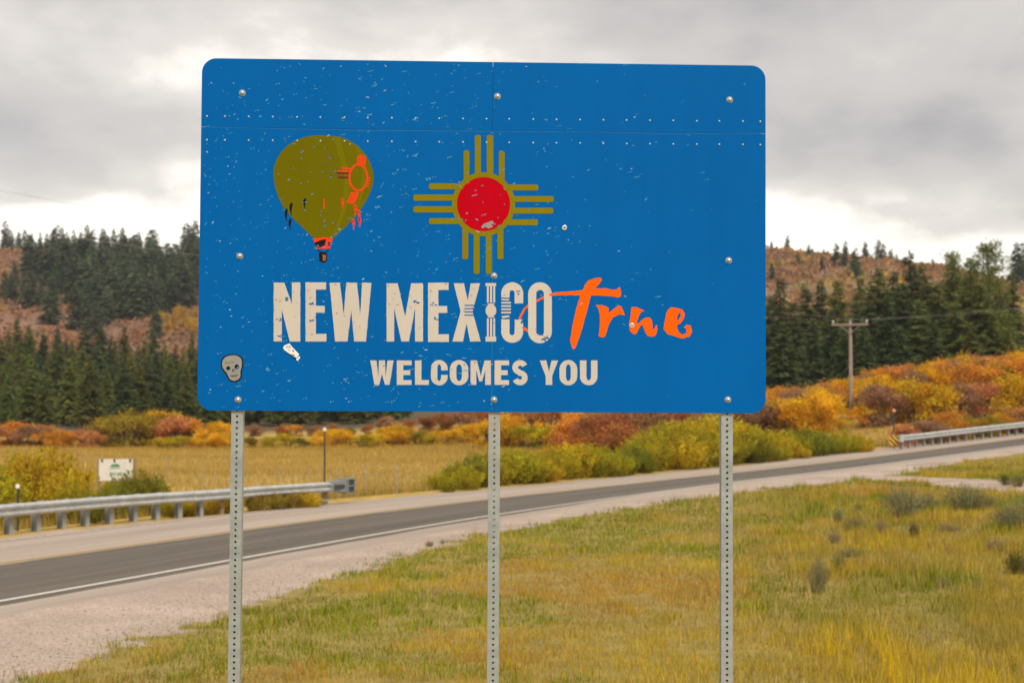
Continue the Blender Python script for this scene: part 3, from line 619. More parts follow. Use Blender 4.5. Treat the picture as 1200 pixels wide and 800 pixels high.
# brush script "True"
T = zm(660, 315, 7.5)
tl = letter([(0, 203), (90, 195), (172, 186), (192, 140), (220, 105), (270, 85), (325, 75), (341, 98), (315, 135), (286, 165), (290, 173), (370, 170), (430, 185), (468, 182), (497, 158), (510, 205), (505, 240), (480, 250), (400, 240), (320, 236), (245, 230), (222, 320), (195, 420), (160, 545), (125, 650), (104, 698), (84, 706), (70, 665), (62, 628), (85, 480), (118, 340), (152, 234), (80, 230), (0, 236)], T, (), P_ORANGE, 2, 1.6, 16)
letter([(285, 318), (340, 318), (385, 335), (402, 350), (395, 378), (410, 383), (450, 345), (490, 318), (515, 335), (540, 408), (492, 398), (435, 428), (400, 490), (385, 540), (368, 592), (345, 602), (312, 592), (322, 500), (324, 410), (310, 350)], T, (), P_ORANGE, 2, 1.6, 14)
letter([(600, 338), (645, 335), (715, 368), (685, 378), (662, 420), (645, 468), (658, 482), (690, 450), (720, 430), (755, 425), (778, 445), (785, 490), (783, 528), (800, 528), (812, 500), (822, 488), (828, 530), (815, 583), (780, 597), (742, 590), (715, 545), (700, 495), (682, 498), (660, 530), (645, 565), (622, 578), (588, 548), (578, 490), (590, 420)], T, (), P_ORANGE, 2, 1.2, 14)
letter([(905, 390), (925, 355), (952, 338), (990, 342), (1045, 355), (1069, 395), (1058, 435), (1035, 475), (1000, 492), (1000, 520), (1018, 558), (1050, 580), (1085, 560), (1082, 525), (1060, 512), (1085, 490), (1120, 498), (1133, 550), (1112, 592), (1050, 612), (1000, 598), (920, 575), (882, 530), (892, 460)], T, [[(1031, 385), (1018, 385), (1002, 415), (999, 455), (1012, 452), (1034, 412)]], P_ORANGE, 2, 1.2, 16)
sw = [(450, 127, 9), (400, 131, 8), (360, 140, 6), (315, 163, 5), (270, 185, 5), (243, 208, 5), (226, 240, 6), (216, 266, 4)]
sw2 = [(236, 306, 7), (262, 325, 6), (290, 337, 5), (318, 345, 3)]
pol = []
for c in (sw, sw2):
    for a, b in zip(c[:-1], c[1:]): pol.append(Rz(bar(a[:2], b[:2], a[2], b[2])))
multi_sheet('letter_swash', pol, P_ORANGE, 1)
multi_sheet('letter_swash', [Rz(rough_poly(bar(a, b, w), 1, 6)) for a, b, w in (((318, 160), (345, 150), 3.5), ((248, 205), (262, 190), 4), ((372, 136), (390, 131), 6))], P_ORANGE, 3.3)
# stickers
K = zm(240, 395, 8.5714)
sk = sheet('skull_sticker', [K([(160, 270), (168, 225), (195, 190), (240, 172), (300, 168), (345, 180), (375, 205), (388, 245), (386, 300), (372, 350), (372, 400), (350, 435), (310, 452), (265, 448), (235, 425), (215, 380), (190, 345), (168, 310)])], P_BLACK, 1)
sheet('skull_face', [K([(172, 268), (182, 228), (205, 200), (245, 184), (300, 180), (340, 192), (365, 215), (374, 250), (370, 300), (357, 345), (358, 395), (340, 422), (305, 438), (270, 434), (247, 415), (228, 375), (200, 335), (180, 305)])], P_GREY, 2, sk)
sheet('eye_socket', [K(ell(236, 311, 21, 20, 16))], P_BLACK, 3, sk); sheet('eye_socket', [K(ell(321, 296, 23, 22, 16))], P_BLACK, 3, sk)
multi_sheet('skull_line', [K(bar((283, 320), (276, 345), 4)), K(bar((290, 320), (297, 343), 4)), K(bar((252, 386), (290, 389), 4)), K(bar((290, 389), (332, 381), 4)), K(bar((205, 262), (225, 250), 3)), K(bar((235, 250), (248, 262), 3)), K(bar((262, 255), (270, 242), 3)), K(bar((275, 245), (290, 255), 3)), K(bar((285, 392), (284, 410), 2)), K(bar((310, 390), (312, 408), 2)), K(bar((212, 345), (232, 368), 2))], P_BLACK, 3, sk)
st = sheet('torn_sticker', [K([(785, 106), (800, 82), (850, 62), (880, 100), (948, 170), (925, 208), (890, 190), (850, 165), (800, 130)])], P_WHITE, 2)
sheet('torn_sticker', [K([(945, 186), (960, 204), (932, 238), (915, 224)])], P_WHITE, 2)
multi_sheet('sticker_print', [K(bar((815, 100), (850, 92), 3)), K(bar((850, 92), (862, 112), 3)), K(bar((880, 130), (895, 145), 5)), K(bar((872, 172), (905, 185), 4)), K(bar((830, 118), (860, 140), 2))], P_BLACK, 3, st)
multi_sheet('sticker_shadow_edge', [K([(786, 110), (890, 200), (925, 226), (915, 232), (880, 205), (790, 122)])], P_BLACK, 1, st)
# bullet dent, dings
mb = MB()
for (px, py, r) in ((661.5, 267, 0.011), (740.5, 381.5, 0.0105)):
    x, z = S(px, py)
    o = mesh_obj('bullet_dent', *(lambda n=14: ([(x + r * math.cos(6.2832 * k / n) * (1 + .15 * random.random()), -0.0024, z + r * math.sin(6.2832 * k / n)) for k in range(n)] + [(x + .62 * r * math.cos(6.2832 * k / n), -0.0045, z + .62 * r * math.sin(6.2832 * k / n)) for k in range(n)] + [(x, 0.004, z)],
        [(k, (k + 1) % n, n + (k + 1) % n, n + k) for k in range(n)] + [(n + k, n + (k + 1) % n, 2 * n) for k in range(n)]))(), M_ALU, sign)
    for q in o.data.polygons: q.use_smooth = True
# hail and gravel chips all over the face, thick on the left, sparse on the right
def inside(x, y, P):
    c = False
    for (x0, y0), (x1, y1) in zip(P, P[1:] + P[:1]):
        if (y0 > y) != (y1 > y) and x < (x1 - x0) * (y - y0) / (y1 - y0) + x0: c = not c
    return c
def chips():
    sets = [[], [], [], []]
    n = 0
    while n < 820:
        px = random.uniform(238, 893); py = random.uniform(74, 478)
        dens = 1.0 if px < 560 else (0.62 if px < 660 else (0.2 if px < 770 else 0.07))
        if py > 380 and px > 330: dens *= 0.55
        dens *= 0.25 + 1.5 * float(vnoise(px / 26.0, py / 26.0))
        if random.random() > dens: continue
        if 390 < px < 440 and 176 < py < 244: continue
        n += 1
        w = random.choice((1.0, 1.2, 1.5, 1.8, 2.4)) * random.uniform(.8, 1.2); a = random.gauss(-0.15, 0.35); h = random.uniform(.4, .75)
        pts = [(px + w * math.cos(t) * math.cos(a) * random.uniform(.6, 1.1) - h * math.sin(t) * math.sin(a), py + w * math.cos(t) * math.sin(a) + h * math.sin(t) * random.uniform(.6, 1.2)) for t in (0, 1.05, 2.1, 3.14, 4.2, 5.25)][::-1]
        sp_ = S(px, py); in_letters = any(inside(sp_[0], sp_[1], q) for q in LETTERS[:9])
        if 330 < py < 402 and 555 < px < 648 and random.random() < .6: continue
        k = 3 if in_letters else random.choices((0, 1, 2), (0.42, 0.50, 0.08))[0]
        sets[k].append([S(*p) for p in pts])
        if random.random() < 0.16 and not in_letters:
            sets[0].append([S(p[0] + 3.2, p[1] - .8) for p in pts])
    for k, s_ in enumerate(sets):
        if s_: tag(multi_sheet('paint_chips', s_, P_CHIP[k], 3.6 + .1 * k), kind='stuff')
chips()

# ------------------------------------------------------------------ plant prototypes
def finish_plant(name, P, tris_v, val, var, mat):
    return P
def quads_mesh(name, centre, a, b, val, var):
    """one diamond leaf per row: centre +- a (long axis), +- b (short axis)"""
    n = len(centre); v = np.stack([centre - a, centre + b, centre + a, centre - b], 1).reshape(-1, 3)
    f = np.arange(4 * n).reshape(n, 4)
    me_o = mesh_obj(name, v, f, None, None, {'val': np.repeat(val, 4), 'var': np.repeat(var, 4)})
    me = me_o.data; bpy.data.objects.remove(me_o); return me
def unit(v): return v / (np.linalg.norm(v, axis=-1, keepdims=True) + 1e-9)
def conifer_meshes(seed, H=15.0, R=2.5, base=0.07, levels=40, per=8, irregular=0.2, power=0.8, droop=0.35, fine=1.0):
    g = np.random.default_rng(seed); C, A, Bv, val, var = [], [], [], [], []
    for li in range(levels):
        t = base + (0.985 - base) * (li + g.random() * .7) / levels; z = t * H
        L0 = R * ((1 - t) ** power) * (0.55 + 0.45 * min(1, (t - base) / 0.12 + 0.35)) + 0.12; nb = max(4, int(per * (0.55 + 0.6 * (1 - t))))
        for b in range(nb):
            az = g.random() * 6.2832; L = L0 * (1 + irregular * g.normal()); L = max(L, .15)
            if g.random() < irregular * .4: L *= 0.45
            d = np.array([math.cos(az), math.sin(az), 0]); side = np.array([-math.sin(az), math.cos(az), 0])
            bv = g.normal() * .22 + .5; hv = g.random(); m = max(3, int(L / .26 * fine))
            for j in range(m):
                s = (j + .6) / m; p = d * (L * s) + np.array([0, 0, z + L * (0.12 * s - droop * s * s) + g.normal() * .16])
                sp = 0.44 / fine ** .75 * (1.15 - .5 * s) * (0.75 + .5 * g.random()) * min(1.0, .45 + L / 2)
                for sd in (-1, 1):
                    dirv = d * 0.65 + side * sd * 0.75 + np.array([0, 0, -0.15 - .25 * g.random()]); dirv /= np.linalg.norm(dirv)
                    C.append(p + dirv * sp * .8 + g.normal(size=3) * .03); A.append(dirv * sp)
                    w = np.cross(dirv, np.array([0, 0, 1.0]) + g.normal(size=3) * .6); Bv.append(w / np.linalg.norm(w) * sp * .46)
                    val.append(np.clip(bv + g.normal() * .16, 0, 1)); var.append(hv)
    C.append(np.array([0, 0, H * .985])); A.append(np.array([0, 0, .35])); Bv.append(np.array([.08, 0, 0])); val.append(.6); var.append(.5)
    crown = quads_mesh('crown', np.array(C), np.array(A), np.array(Bv), np.array(val), np.array(var)); crown.materials.append(M_NEEDLE)
    mb = MB(); k = 7
    mb.tube([(g.normal() * .02 * i, g.normal() * .02 * i, H * .97 * i / k) for i in range(k + 1)], [0.24 * (1 - i / (k + .6)) + .02 for i in range(k + 1)], 7)
    for i in range(18):
        z = H * (base + .8 * g.random()); az = g.random() * 6.28; L = R * .55 * (1 - z / H)
        mb.tube([(0, 0, z), (math.cos(az) * L, math.sin(az) * L, z + .05)], [.04, .015], 4, False)
    o = mb.build('trunk', M_BARK); tr = o.data; bpy.data.objects.remove(o)
    return crown, tr, H
def pine_meshes(seed, H=17.0):
    g = np.random.default_rng(seed); C, A, Bv, val, var = [], [], [], [], []; mb = MB()
    mb.tube([(g.normal() * .05, g.normal() * .05, H * .97 * i / 8) for i in range(9)], [0.26 * (1 - i / 9) + .03 for i in range(9)], 7)
    for c in range(64):
        t = 0.3 + .68 * (c + g.random()) / 64; z = t * H; az = g.random() * 6.28
        L = 2.7 * math.sqrt(max(0.03, 1 - ((t - .48) / .56) ** 2)) * (0.45 + .6 * g.random()); cen = np.array([math.cos(az) * L, math.sin(az) * L, z + .3])
        mb.tube([(0, 0, z - .3), tuple(cen * [.5, .5, 1] - [0, 0, .25]), tuple(cen)], [.06, .045, .02], 4, False)
        bv = .5 + .22 * g.normal(); hv = g.random()
        for q in range(80):
            off = g.normal(size=3) * [.55, .55, .3]; dv = unit(off + [0, 0, .25]); C.append(cen + off); A.append(dv * .22)
            w = unit(np.cross(dv, g.normal(size=3))); Bv.append(w * .075); val.append(np.clip(bv + .15 * g.normal(), 0, 1)); var.append(hv)
    crown = quads_mesh('crown', np.array(C), np.array(A), np.array(Bv), np.array(val), np.array(var)); crown.materials.append(M_NEEDLE)
    o = mb.build('trunk', M_BARK); tr = o.data; bpy.data.objects.remove(o); return crown, tr, H
def oak_meshes(seed, H=3.2, R=1.9, clumps=92, leaves=60, size=0.09):
    g = np.random.default_rng(seed); C, A, Bv, val, var = [], [], [], [], []; mb = MB()
    lob = [(g.normal() * R * .45, g.normal() * R * .45, H * (0.55 + .3 * g.random()), .55 + .35 * g.random()) for _ in range(6)]
    for c in range(clumps):
        lx, ly, lz, lr = lob[c % 6]; v = unit(g.normal(size=3)); v[2] = abs(v[2]) * 1.0 if g.random() < .6 else -abs(v[2])
        cen = np.array([lx, ly, lz - .25]) + v * lr * R * .55 * [1.15, 1.15, .8] * (0.75 + .35 * g.random()); cen[2] = np.clip(cen[2], .2, H); cen[2] = cen[2] if c % 4 else g.uniform(.15, .9)
        bv = .5 + .3 * g.normal(); hv = np.clip(.5 + .32 * g.normal(), 0, 1); r = .2 + .16 * g.random()
        off = g.normal(size=(leaves, 3)) * r * [1, 1, .75]; C.append(cen + off)
        d = unit(g.normal(size=(leaves, 3)) + off * 1.2); A.append(d * (size * (.7 + .6 * g.random((leaves, 1)))))
        w = unit(np.cross(d, g.normal(size=(leaves, 3)))); Bv.append(w * size * .62)
        val.append(np.clip(bv + .14 * g.normal(size=leaves), 0, 1)); var.append(np.clip(hv + .12 * g.normal(size=leaves), 0, 1))
        if c % 3 == 0: mb.tube([(lx * .15, ly * .15, 0), (cen[0] * .45, cen[1] * .45, cen[2] * .5), tuple(cen)], [.045, .03, .01], 4, False)
    crown = quads_mesh('foliage', np.concatenate(C), np.concatenate(A), np.concatenate(Bv), np.concatenate(val), np.concatenate(var)); crown.materials.append(M_LEAF)
    o = mb.build('stems', M_STEM); tr = o.data; bpy.data.objects.remove(o); return crown, tr, H
def willow_meshes(seed, H=2.6, R=1.4, stems=95, leaves=44, size=0.095, spread=1.0):
    g = np.random.default_rng(seed); C, A, Bv, val, var = [], [], [], [], []; mb = MB()
    for s in range(stems):
        az = g.random() * 6.28; out = R * math.sqrt(g.random()) * spread; h = H * (1 - .42 * (out / R) ** 2) * (.7 + .3 * g.random())
        b0 = np.array([math.cos(az), math.sin(az), 0]) * out * .45; tip = np.array([math.cos(az + .3 * g.normal()), math.sin(az + .3 * g.normal()), 0]) * out + [0, 0, h]
        mid = (b0 + tip) / 2 + [0, 0, h * .12]
        if s % 2 == 0: mb.tube([tuple(b0), tuple(mid), tuple(tip)], [.014, .01, .004], 3, False)
        t = (.08 + .92 * g.random(leaves) ** .8)[:, None]; p = b0 * (1 - t) ** 2 + 2 * mid * t * (1 - t) + tip * t * t
        bv = .5 + .2 * g.normal(); hv = np.clip(.5 + .3 * g.normal(), 0, 1)
        d = unit(np.array([math.cos(az) * .3, math.sin(az) * .3, .8]) + g.normal(size=(leaves, 3)) * .55)
        C.append(p + g.normal(size=(leaves, 3)) * .07); A.append(d * size * (.7 + .6 * g.random((leaves, 1)))); Bv.append(unit(np.cross(d, g.normal(size=(leaves, 3)))) * size * .3)
        val.append(np.clip(bv + .14 * g.normal(size=leaves), 0, 1)); var.append(np.clip(hv + .1 * g.normal(size=leaves), 0, 1))
    crown = quads_mesh('foliage', np.concatenate(C), np.concatenate(A), np.concatenate(Bv), np.concatenate(val), np.concatenate(var)); crown.materials.append(M_LEAF)
    o = mb.build('stems', M_STEM); tr = o.data; bpy.data.objects.remove(o); return crown, tr, H
FIR = [conifer_meshes(11, 15, 2.5, .06, 46, 9, .22, .8, .35, 1.6), conifer_meshes(12, 15, 2.1, .05, 48, 9, .3, .8, .35, 1.6), conifer_meshes(13, 15, 2.8, .08, 44, 9, .3, .75, .3, 1.6), conifer_meshes(14, 15, 1.9, .04, 50, 9, .25, .9, .4, 1.6)]
PINE = [pine_meshes(21), pine_meshes(22)]
FARFIR = [conifer_meshes(31, 12, 2.3, .05, 26, 8, .22, .6), conifer_meshes(32, 12, 1.9, .05, 26, 8, .3, .65), conifer_meshes(33, 12, 2.6, .08, 24, 8, .35, .55)]
OAK = [oak_meshes(41), oak_meshes(42, 3.2, 1.7), oak_meshes(43, 3.0, 2.1, 100), oak_meshes(44, 3.4, 1.6)]
WIL = [willow_meshes(51), willow_meshes(52, 2.4, 1.5), willow_meshes(53, 2.8, 1.2)]
SAGE = [willow_meshes(61, 1.0, .6, 60, 36, .035), willow_meshes(62, 1.0, .45, 46, 34, .032), willow_meshes(63, 1.0, .8, 70, 36, .035)]
def plant(kind, parts, name, loc, h, col, label, cat, group, wide=1.0, lean=0.0, flat=False):
    me, tr, H = parts; s = h / H
    if flat:        # too far off for its trunk to show
        o = link(name, me); o.location = loc; o.color = col
    else:
        o = empty(name, loc)
        c = link('crown' if kind == 'tree' else 'foliage', me, None, o); c.color = col
        link('trunk' if kind == 'tree' else 'stems', tr, None, o)
    o.rotation_euler = (lean * random.uniform(-1, 1), lean * random.uniform(-1, 1), random.uniform(0, 6.28)); o.scale = (s * wide, s * wide, s)
    return tag(o, label, cat, group)
def jit(c, a=0.12):
    k = 1 + random.uniform(-a, a); return (c[0] * k * (1 + random.uniform(-a, a) * .5), c[1] * k * (1 + random.uniform(-a, a) * .5), c[2] * k, 1)

# ------------------------------------------------------------------ conifers
G_DARK, G_OLIVE, G_BLUE = (0.100, 0.132, 0.052), (0.165, 0.185, 0.042), (0.120, 0.150, 0.085)
LAB_R = 'tall dark green conifer in the stand beyond the utility pole'
GR = 'conifers in the stand beyond the utility pole'
for (px, ytop, y, k, wide, col) in ((914, 323, 172, 1, 1, G_DARK), (946, 335, 168, 0, 1, G_DARK), (962, 328, 180, 3, 1, G_DARK), (983, 327, 176, 0, 1.1, G_OLIVE), (1008, 322, 186, 1, 1, G_OLIVE), (1030, 312, 178, 2, 1.1, G_OLIVE), (1050, 316, 190, 0, 1, G_DARK),
                      (1068, 293, 174, 1, 1.1, G_DARK), (1083, 308, 180, 2, 1, G_OLIVE), (1099, 330, 170, 0, 1.1, G_OLIVE), (1116, 300, 178, 1, 1, G_OLIVE), (1138, 301, 172, 3, 1.1, G_OLIVE), (1150, 330, 164, 2, 1.2, G_OLIVE),
                      (1172, 330, 170, 0, 1.1, G_OLIVE), (1186, 315, 176, 1, 1, G_OLIVE), (903, 345, 184, 2, 1, G_DARK), (930, 352, 162, 0, 1, G_DARK), (975, 360, 160, 1, .95, G_DARK), (1002, 352, 162, 2, 1, G_DARK), (1042, 345, 160, 3, 1.1, G_DARK),
                      (1078, 350, 158, 0, 1.1, G_OLIVE), (1120, 355, 156, 2, 1.15, G_OLIVE), (1165, 365, 158, 1, 1.2, G_OLIVE), (1020, 340, 166, 1, 1, G_DARK), (1060, 330, 166, 2, 1.1, G_DARK), (955, 372, 154, 3, 1.1, G_DARK), (990, 380, 152, 0, 1, G_DARK),
                      (1095, 372, 152, 1, 1.1, G_DARK), (1140, 378, 152, 0, 1.2, G_OLIVE), (918, 376, 152, 2, 1.1, G_DARK), (1012, 378, 150, 2, 1.1, G_DARK), (1056, 382, 150, 0, 1.1, G_DARK), (1181, 385, 158, 2, 1.2, G_OLIVE), (888, 362, 170, 0, 1.1, G_DARK),
                      (870, 350, 176, 1, 1, G_DARK), (850, 345, 182, 2, 1, G_DARK), (830, 355, 176, 0, 1.1, G_DARK), (805, 360, 186, 1, 1, G_DARK), (780, 360, 190, 3, 1, G_DARK), (755, 365, 196, 0, 1, G_DARK)):
    p = at(px, y); top = EYE + ray(px, ytop).z / ray(px, ytop).y * y; h = top - p.z
    plant('tree', FIR[k], 'conifer_tree', p, h, jit(col), ('tall ' if ytop < 318 else 'mid height ' if ytop < 350 else 'short ') + ('olive' if col is G_OLIVE else 'dark') + ' green conifer ' + ('at the front of' if y < 162 else 'deep in' if y > 177 else 'in the middle of') + ' the stand beyond the utility pole', 'tree', GR, wide * random.uniform(1.3, 1.65), .015)
p = at(1160, 168); plant('tree', PINE[0], 'pine_tree', p, EYE + ray(1160, 287).z / ray(1160, 287).y * 168 - p.z, jit(G_OLIVE), 'pine with a rounded open crown rising above the conifer stand', 'tree', None)
p = at(1118, 184); plant('tree', PINE[1], 'pine_tree', p, EYE + ray(1114, 297).z * 184 - p.z, jit(G_OLIVE), 'narrow pine with a ragged top beside the round crowned pine', 'tree', None, .7)
# valley-floor forest on the left and behind the sign
LAB_L = 'olive green conifer in the forest edge beyond the field'; GL = 'conifers of the forest edge beyond the field'
n = 0
for row, y0 in enumerate((196, 212, 230, 250, 272, 300)):
    px = -60 + row * 7
    while px < 640:
        y = y0 + random.uniform(-6, 6); h = random.uniform(8.5, 13) * (.72, .78, .85, .95, 1, 1)[row]
        if 205 < px < 225: h *= .9
        vis = px < 262 or (row <= 1 and px < 480)          # the sign hides the rest
        if vis:
            p = at(px + random.uniform(-5, 5), y); gc = random.choice((G_OLIVE, G_OLIVE, G_DARK))
            plant('tree', random.choice(FIR), 'conifer_tree', p, h, jit(gc, .2), ('tall ' if h > 11 else 'short ' if h < 8 else 'mid height ') + ('olive' if gc is G_OLIVE else 'dark') + ' green conifer ' + ('at the very edge' if row == 0 else 'near the edge' if row < 3 else 'deeper in') + (' of' if row < 3 else '') + ' the forest beyond the field', 'tree', GL, random.uniform(1.2, 1.75), .02); n += 1
        px += random.uniform(13, 20) * 270 / y0
# hillside trees on the far left slope
def in_poly(x, y, P):
    c = False
    for (x0, y0), (x1, y1) in zip(P, P[1:] + P[:1]):
        if (y0 > y) != (y1 > y) and x < (x1 - x0) * (y - y0) / (y1 - y0) + x0: c = not c
    return c
patch = [(28, 322), (60, 318), (232, 318), (236, 362), (214, 368), (150, 378), (112, 372), (92, 366), (72, 350), (48, 334)]
LAB_H = 'bluish green conifer in the dense patch on the far hillside'; GH = 'conifers on the far hillside'
k = 0
while k < 150:
    px, py = random.uniform(20, 240), random.uniform(318, 380)
    if not in_poly(px, py, patch): continue
    p = hit(px, py, 300)
    if p.y > 590: continue
    hh = random.uniform(9, 14)
    plant('tree', random.choice(FARFIR), 'conifer_tree', p, hh, jit(G_BLUE, .2), ('tall ' if hh > 12 else 'short ' if hh < 10.3 else '') + 'bluish green conifer ' + ('high in' if py < 335 else 'low in' if py > 358 else 'midway up') + ' the dense patch on the far hillside', 'tree', GH, random.uniform(1.2, 1.7), .02, True); k += 1
for px in [4, 10, 19, 27, 34, 45, 52, 58, 64, 70, 77, 84, 92, 99, 107, 118, 122, 131, 142, 151, 160, 172, 178, 216, 222, 229]:
    y = random.uniform(585, 610); h = random.uniform(8, 13) if px < 200 else random.uniform(14, 17)
    plant('tree', random.choice(FARFIR) if px not in (172, 178) else PINE[1], 'conifer_tree', at(px, y), h, jit(G_BLUE, .2), 'dark conifer standing along the skyline of the forested far hill', 'tree', 'skyline conifers of the forested hill', random.uniform(1.0, 1.4), .02, True)
for (px, py, h) in ((60, 334, 12), (16, 338, 8), (36, 362, 11), (48, 356, 9), (60, 380, 13), (15, 356, 9), (88, 386, 12), (102, 388, 10), (113, 396, 9), (182, 398, 9), (28, 350, 8), (5, 350, 8), (66, 345, 8), (125, 380, 9)):
    plant('tree', random.choice(FARFIR), 'conifer_tree', hit(px, py, 300), h, jit(G_BLUE, .15), 'lone conifer standing on the rusty slope of the far hill', 'tree', 'lone conifers on the rusty slope', 1.3, .02, True)
for (px, py, h) in ((189, 380, 3.6), (194, 384, 3.2), (206, 382, 4.0), (212, 378, 4.4), (218, 386, 3.4), (227, 392, 5.0), (231, 380, 4.2), (229, 345, 4.5), (202, 390, 3.0)):
    plant('shrub', random.choice(OAK), 'aspen_tree', hit(px, py, 300), h, jit((0.60, 0.37, 0.05), .15), 'small golden aspen at the foot of the far hillside', 'tree', 'golden aspens under the far hillside', .5, 0, True)
# right hill skyline
for (px, h, y) in ((924, 3.8, 498), (967, 2.0, 500), (992, 4.2, 498), (1016, 4.6, 502), (1031, 5.0, 500), (1037, 4.4, 503), (1046, 3.4, 498), (1052, 2.6, 500), (905, 2.4, 500), (1095, 3, 495)):
    plant('tree', random.choice(FARFIR), 'conifer_tree', at(px, y), h * 1.6, jit(G_BLUE, .15), 'small conifer standing on the ridge of the bare orange hill', 'tree', 'small conifers on the orange ridge', 1.35, .02, True)
for (px, py, h) in ((1003, 326, 7.5), (948, 302, 4), (935, 312, 4), (963, 318, 4), (980, 310, 6), (990, 312, 5), (905, 330, 5)):
    plant('tree', random.choice(FARFIR), 'conifer_tree', hit(px, py, 300), h, jit(G_BLUE, .15), 'conifer standing alone on the face of the orange hill', 'tree', 'conifers on the face of the orange hill', 1.3, .02, True)
for (px, y, h) in ((1193, 420, 12), (1203, 440, 13), (1212, 430, 14), (1198, 470, 11), (1222, 450, 13)):
    plant('tree', random.choice(FARFIR), 'conifer_tree', at(px, y), h, jit(G_BLUE, .15), 'distant conifer just past the end of the tall stand', 'tree', 'distant conifers past the stand', 1.3, .02, True)

# ------------------------------------------------------------------ shrubs
YEL, ORG, RST, MAU, OLV, GRN, SAL, LIM = (0.72, 0.43, 0.025), (0.68, 0.325, 0.045), (0.42, 0.165, 0.055), (0.37, 0.21, 0.115), (0.36, 0.26, 0.035), (0.22, 0.215, 0.025), (0.62, 0.29, 0.12), (0.50, 0.39, 0.022)
def shrub(protos, name, px, y, ytop, col, label, cat, group, wide=1.0, flat=False, h=None):
    p = at(px, y); r = ray(px, ytop); hh = h or max(.6, EYE + r.z / r.y * y - p.z); p.z -= .08
    return plant('shrub', random.choice(protos), name, p, hh + .08, jit(col, .1), label, cat, group, wide, .04, flat)
# far side of the field
FB = 'autumn bushes along the far edge of the field'
for (px, ytop, col, y, wd, nm) in ((-15, 500, SAL, 112, 1.2, 'salmon'), (14, 499, ORG, 114, 1.0, 'orange'), (28, 504, MAU, 112, 1.0, 'mauve'), (47, 503, SAL, 113, .95, 'salmon'), (62, 509, ORG, 110, .9, 'orange'), (78, 509, ORG, 112, .9, 'orange'), (98, 508, SAL, 112, 1.0, 'salmon'), (114, 510, SAL, 110, .9, 'salmon'),
                              (150, 490, OLV, 112, 1.15, 'olive'), (168, 489, OLV, 115, 1.0, 'olive'), (186, 487, YEL, 116, 1.0, 'gold'), (204, 489, SAL, 114, 1.0, 'salmon'), (222, 492, ORG, 116, 1.0, 'orange'), (247, 500, YEL, 113, 1.0, 'gold'), (135, 500, MAU, 114, 1.0, 'mauve')):
    shrub(OAK, 'oak_shrub', px, y, ytop - 5, col, {'salmon': 'salmon pink oak bush', 'orange': 'bright orange oak bush', 'mauve': 'brownish mauve oak bush', 'olive': 'tall olive brown oak bush', 'gold': 'golden yellow oak bush'}[nm] + ' at the far edge of the field', 'bush', FB, wd * 1.2)
for (px, ytop, col, y) in ((262, 507, YEL, 110), (278, 508, LIM, 111), (296, 512, OLV, 110), (318, 510, LIM, 110), (338, 508, LIM, 111), (356, 513, GRN, 110), (376, 511, YEL, 110), (394, 501, YEL, 113), (408, 505, YEL, 112), (424, 509, LIM, 110), (442, 507, YEL, 111), (458, 504, YEL, 112), (472, 499, YEL, 113), (490, 505, OLV, 112), (505, 507, LIM, 111), (522, 503, YEL, 112), (540, 505, YEL, 112), (556, 497, YEL, 113), (212, 510, LIM, 109), (232, 512, YEL, 109), (190, 512, LIM, 108)):
    nm = {YEL: 'golden yellow', LIM: 'yellow green', OLV: 'olive brown', GRN: 'dull green'}[col]
    shrub(OAK, 'low_shrub', px, y, ytop, col, nm + ' low bush in the hedge line behind the mown field', 'bush', 'low bushes behind the field', 1.35)
for (px, ytop, col, y) in ((345, 497, ORG, 140), (330, 499, RST, 140), (300, 498, MAU, 142), (430, 498, RST, 140), (460, 494, MAU, 138), (480, 490, RST, 140), (500, 486, RST, 142), (520, 482, RST, 140), (545, 480, MAU, 138), (565, 478, RST, 142), (585, 482, RST, 136), (605, 480, RST, 140), (625, 482, MAU, 136), (645, 478, RST, 134), (450, 488, MAU, 150), (390, 494, MAU, 146), (270, 497, ORG, 140), (365, 499, MAU, 140), (410, 500, GRN, 138)):
    nm = {RST: 'rusty red', MAU: 'brownish mauve', ORG: 'orange', GRN: 'dull green'}[col]
    shrub(OAK, 'oak_shrub', px, y, ytop, col, nm + ' oak bush on the rise behind the yellow hedge line', 'bush', 'oak bushes behind the hedge line', 1.2)
for (px, ytop, col, y) in ((575, 492, YEL, 104), (598, 488, YEL, 105), (615, 497, LIM, 103), (636, 497, GRN, 102), (652, 500, LIM, 98)):
    shrub(OAK, 'oak_shrub', px, y, ytop, col, {YEL: 'golden yellow', LIM: 'yellow green', GRN: 'dull green'}[col] + ' round bush at the right end of the field', 'bush', 'bushes at the end of the field', 1.2)
for (px, ytop, col, y) in ((668, 488, ORG, 88), (690, 484, ORG, 90), (712, 482, RST, 86), (732, 484, RST, 88), (752, 482, MAU, 86), (700, 500, RST, 82), (725, 505, RST, 80), (675, 510, ORG, 82), (770, 480, RST, 88), (790, 476, RST, 90)):
    shrub(OAK, 'oak_shrub', px, y, ytop, col, {ORG: 'orange', RST: 'deep rusty red', MAU: 'dusky maroon'}[col] + ' oak bush between the field and the willows', 'bush', 'oak bushes behind the roadside willows', 1.2)
WY, WL, WG = (0.56, 0.40, 0.022), (0.42, 0.355, 0.022), (0.25, 0.24, 0.025)
WC = {YEL: WY, LIM: WL, GRN: WG, OLV: OLV}
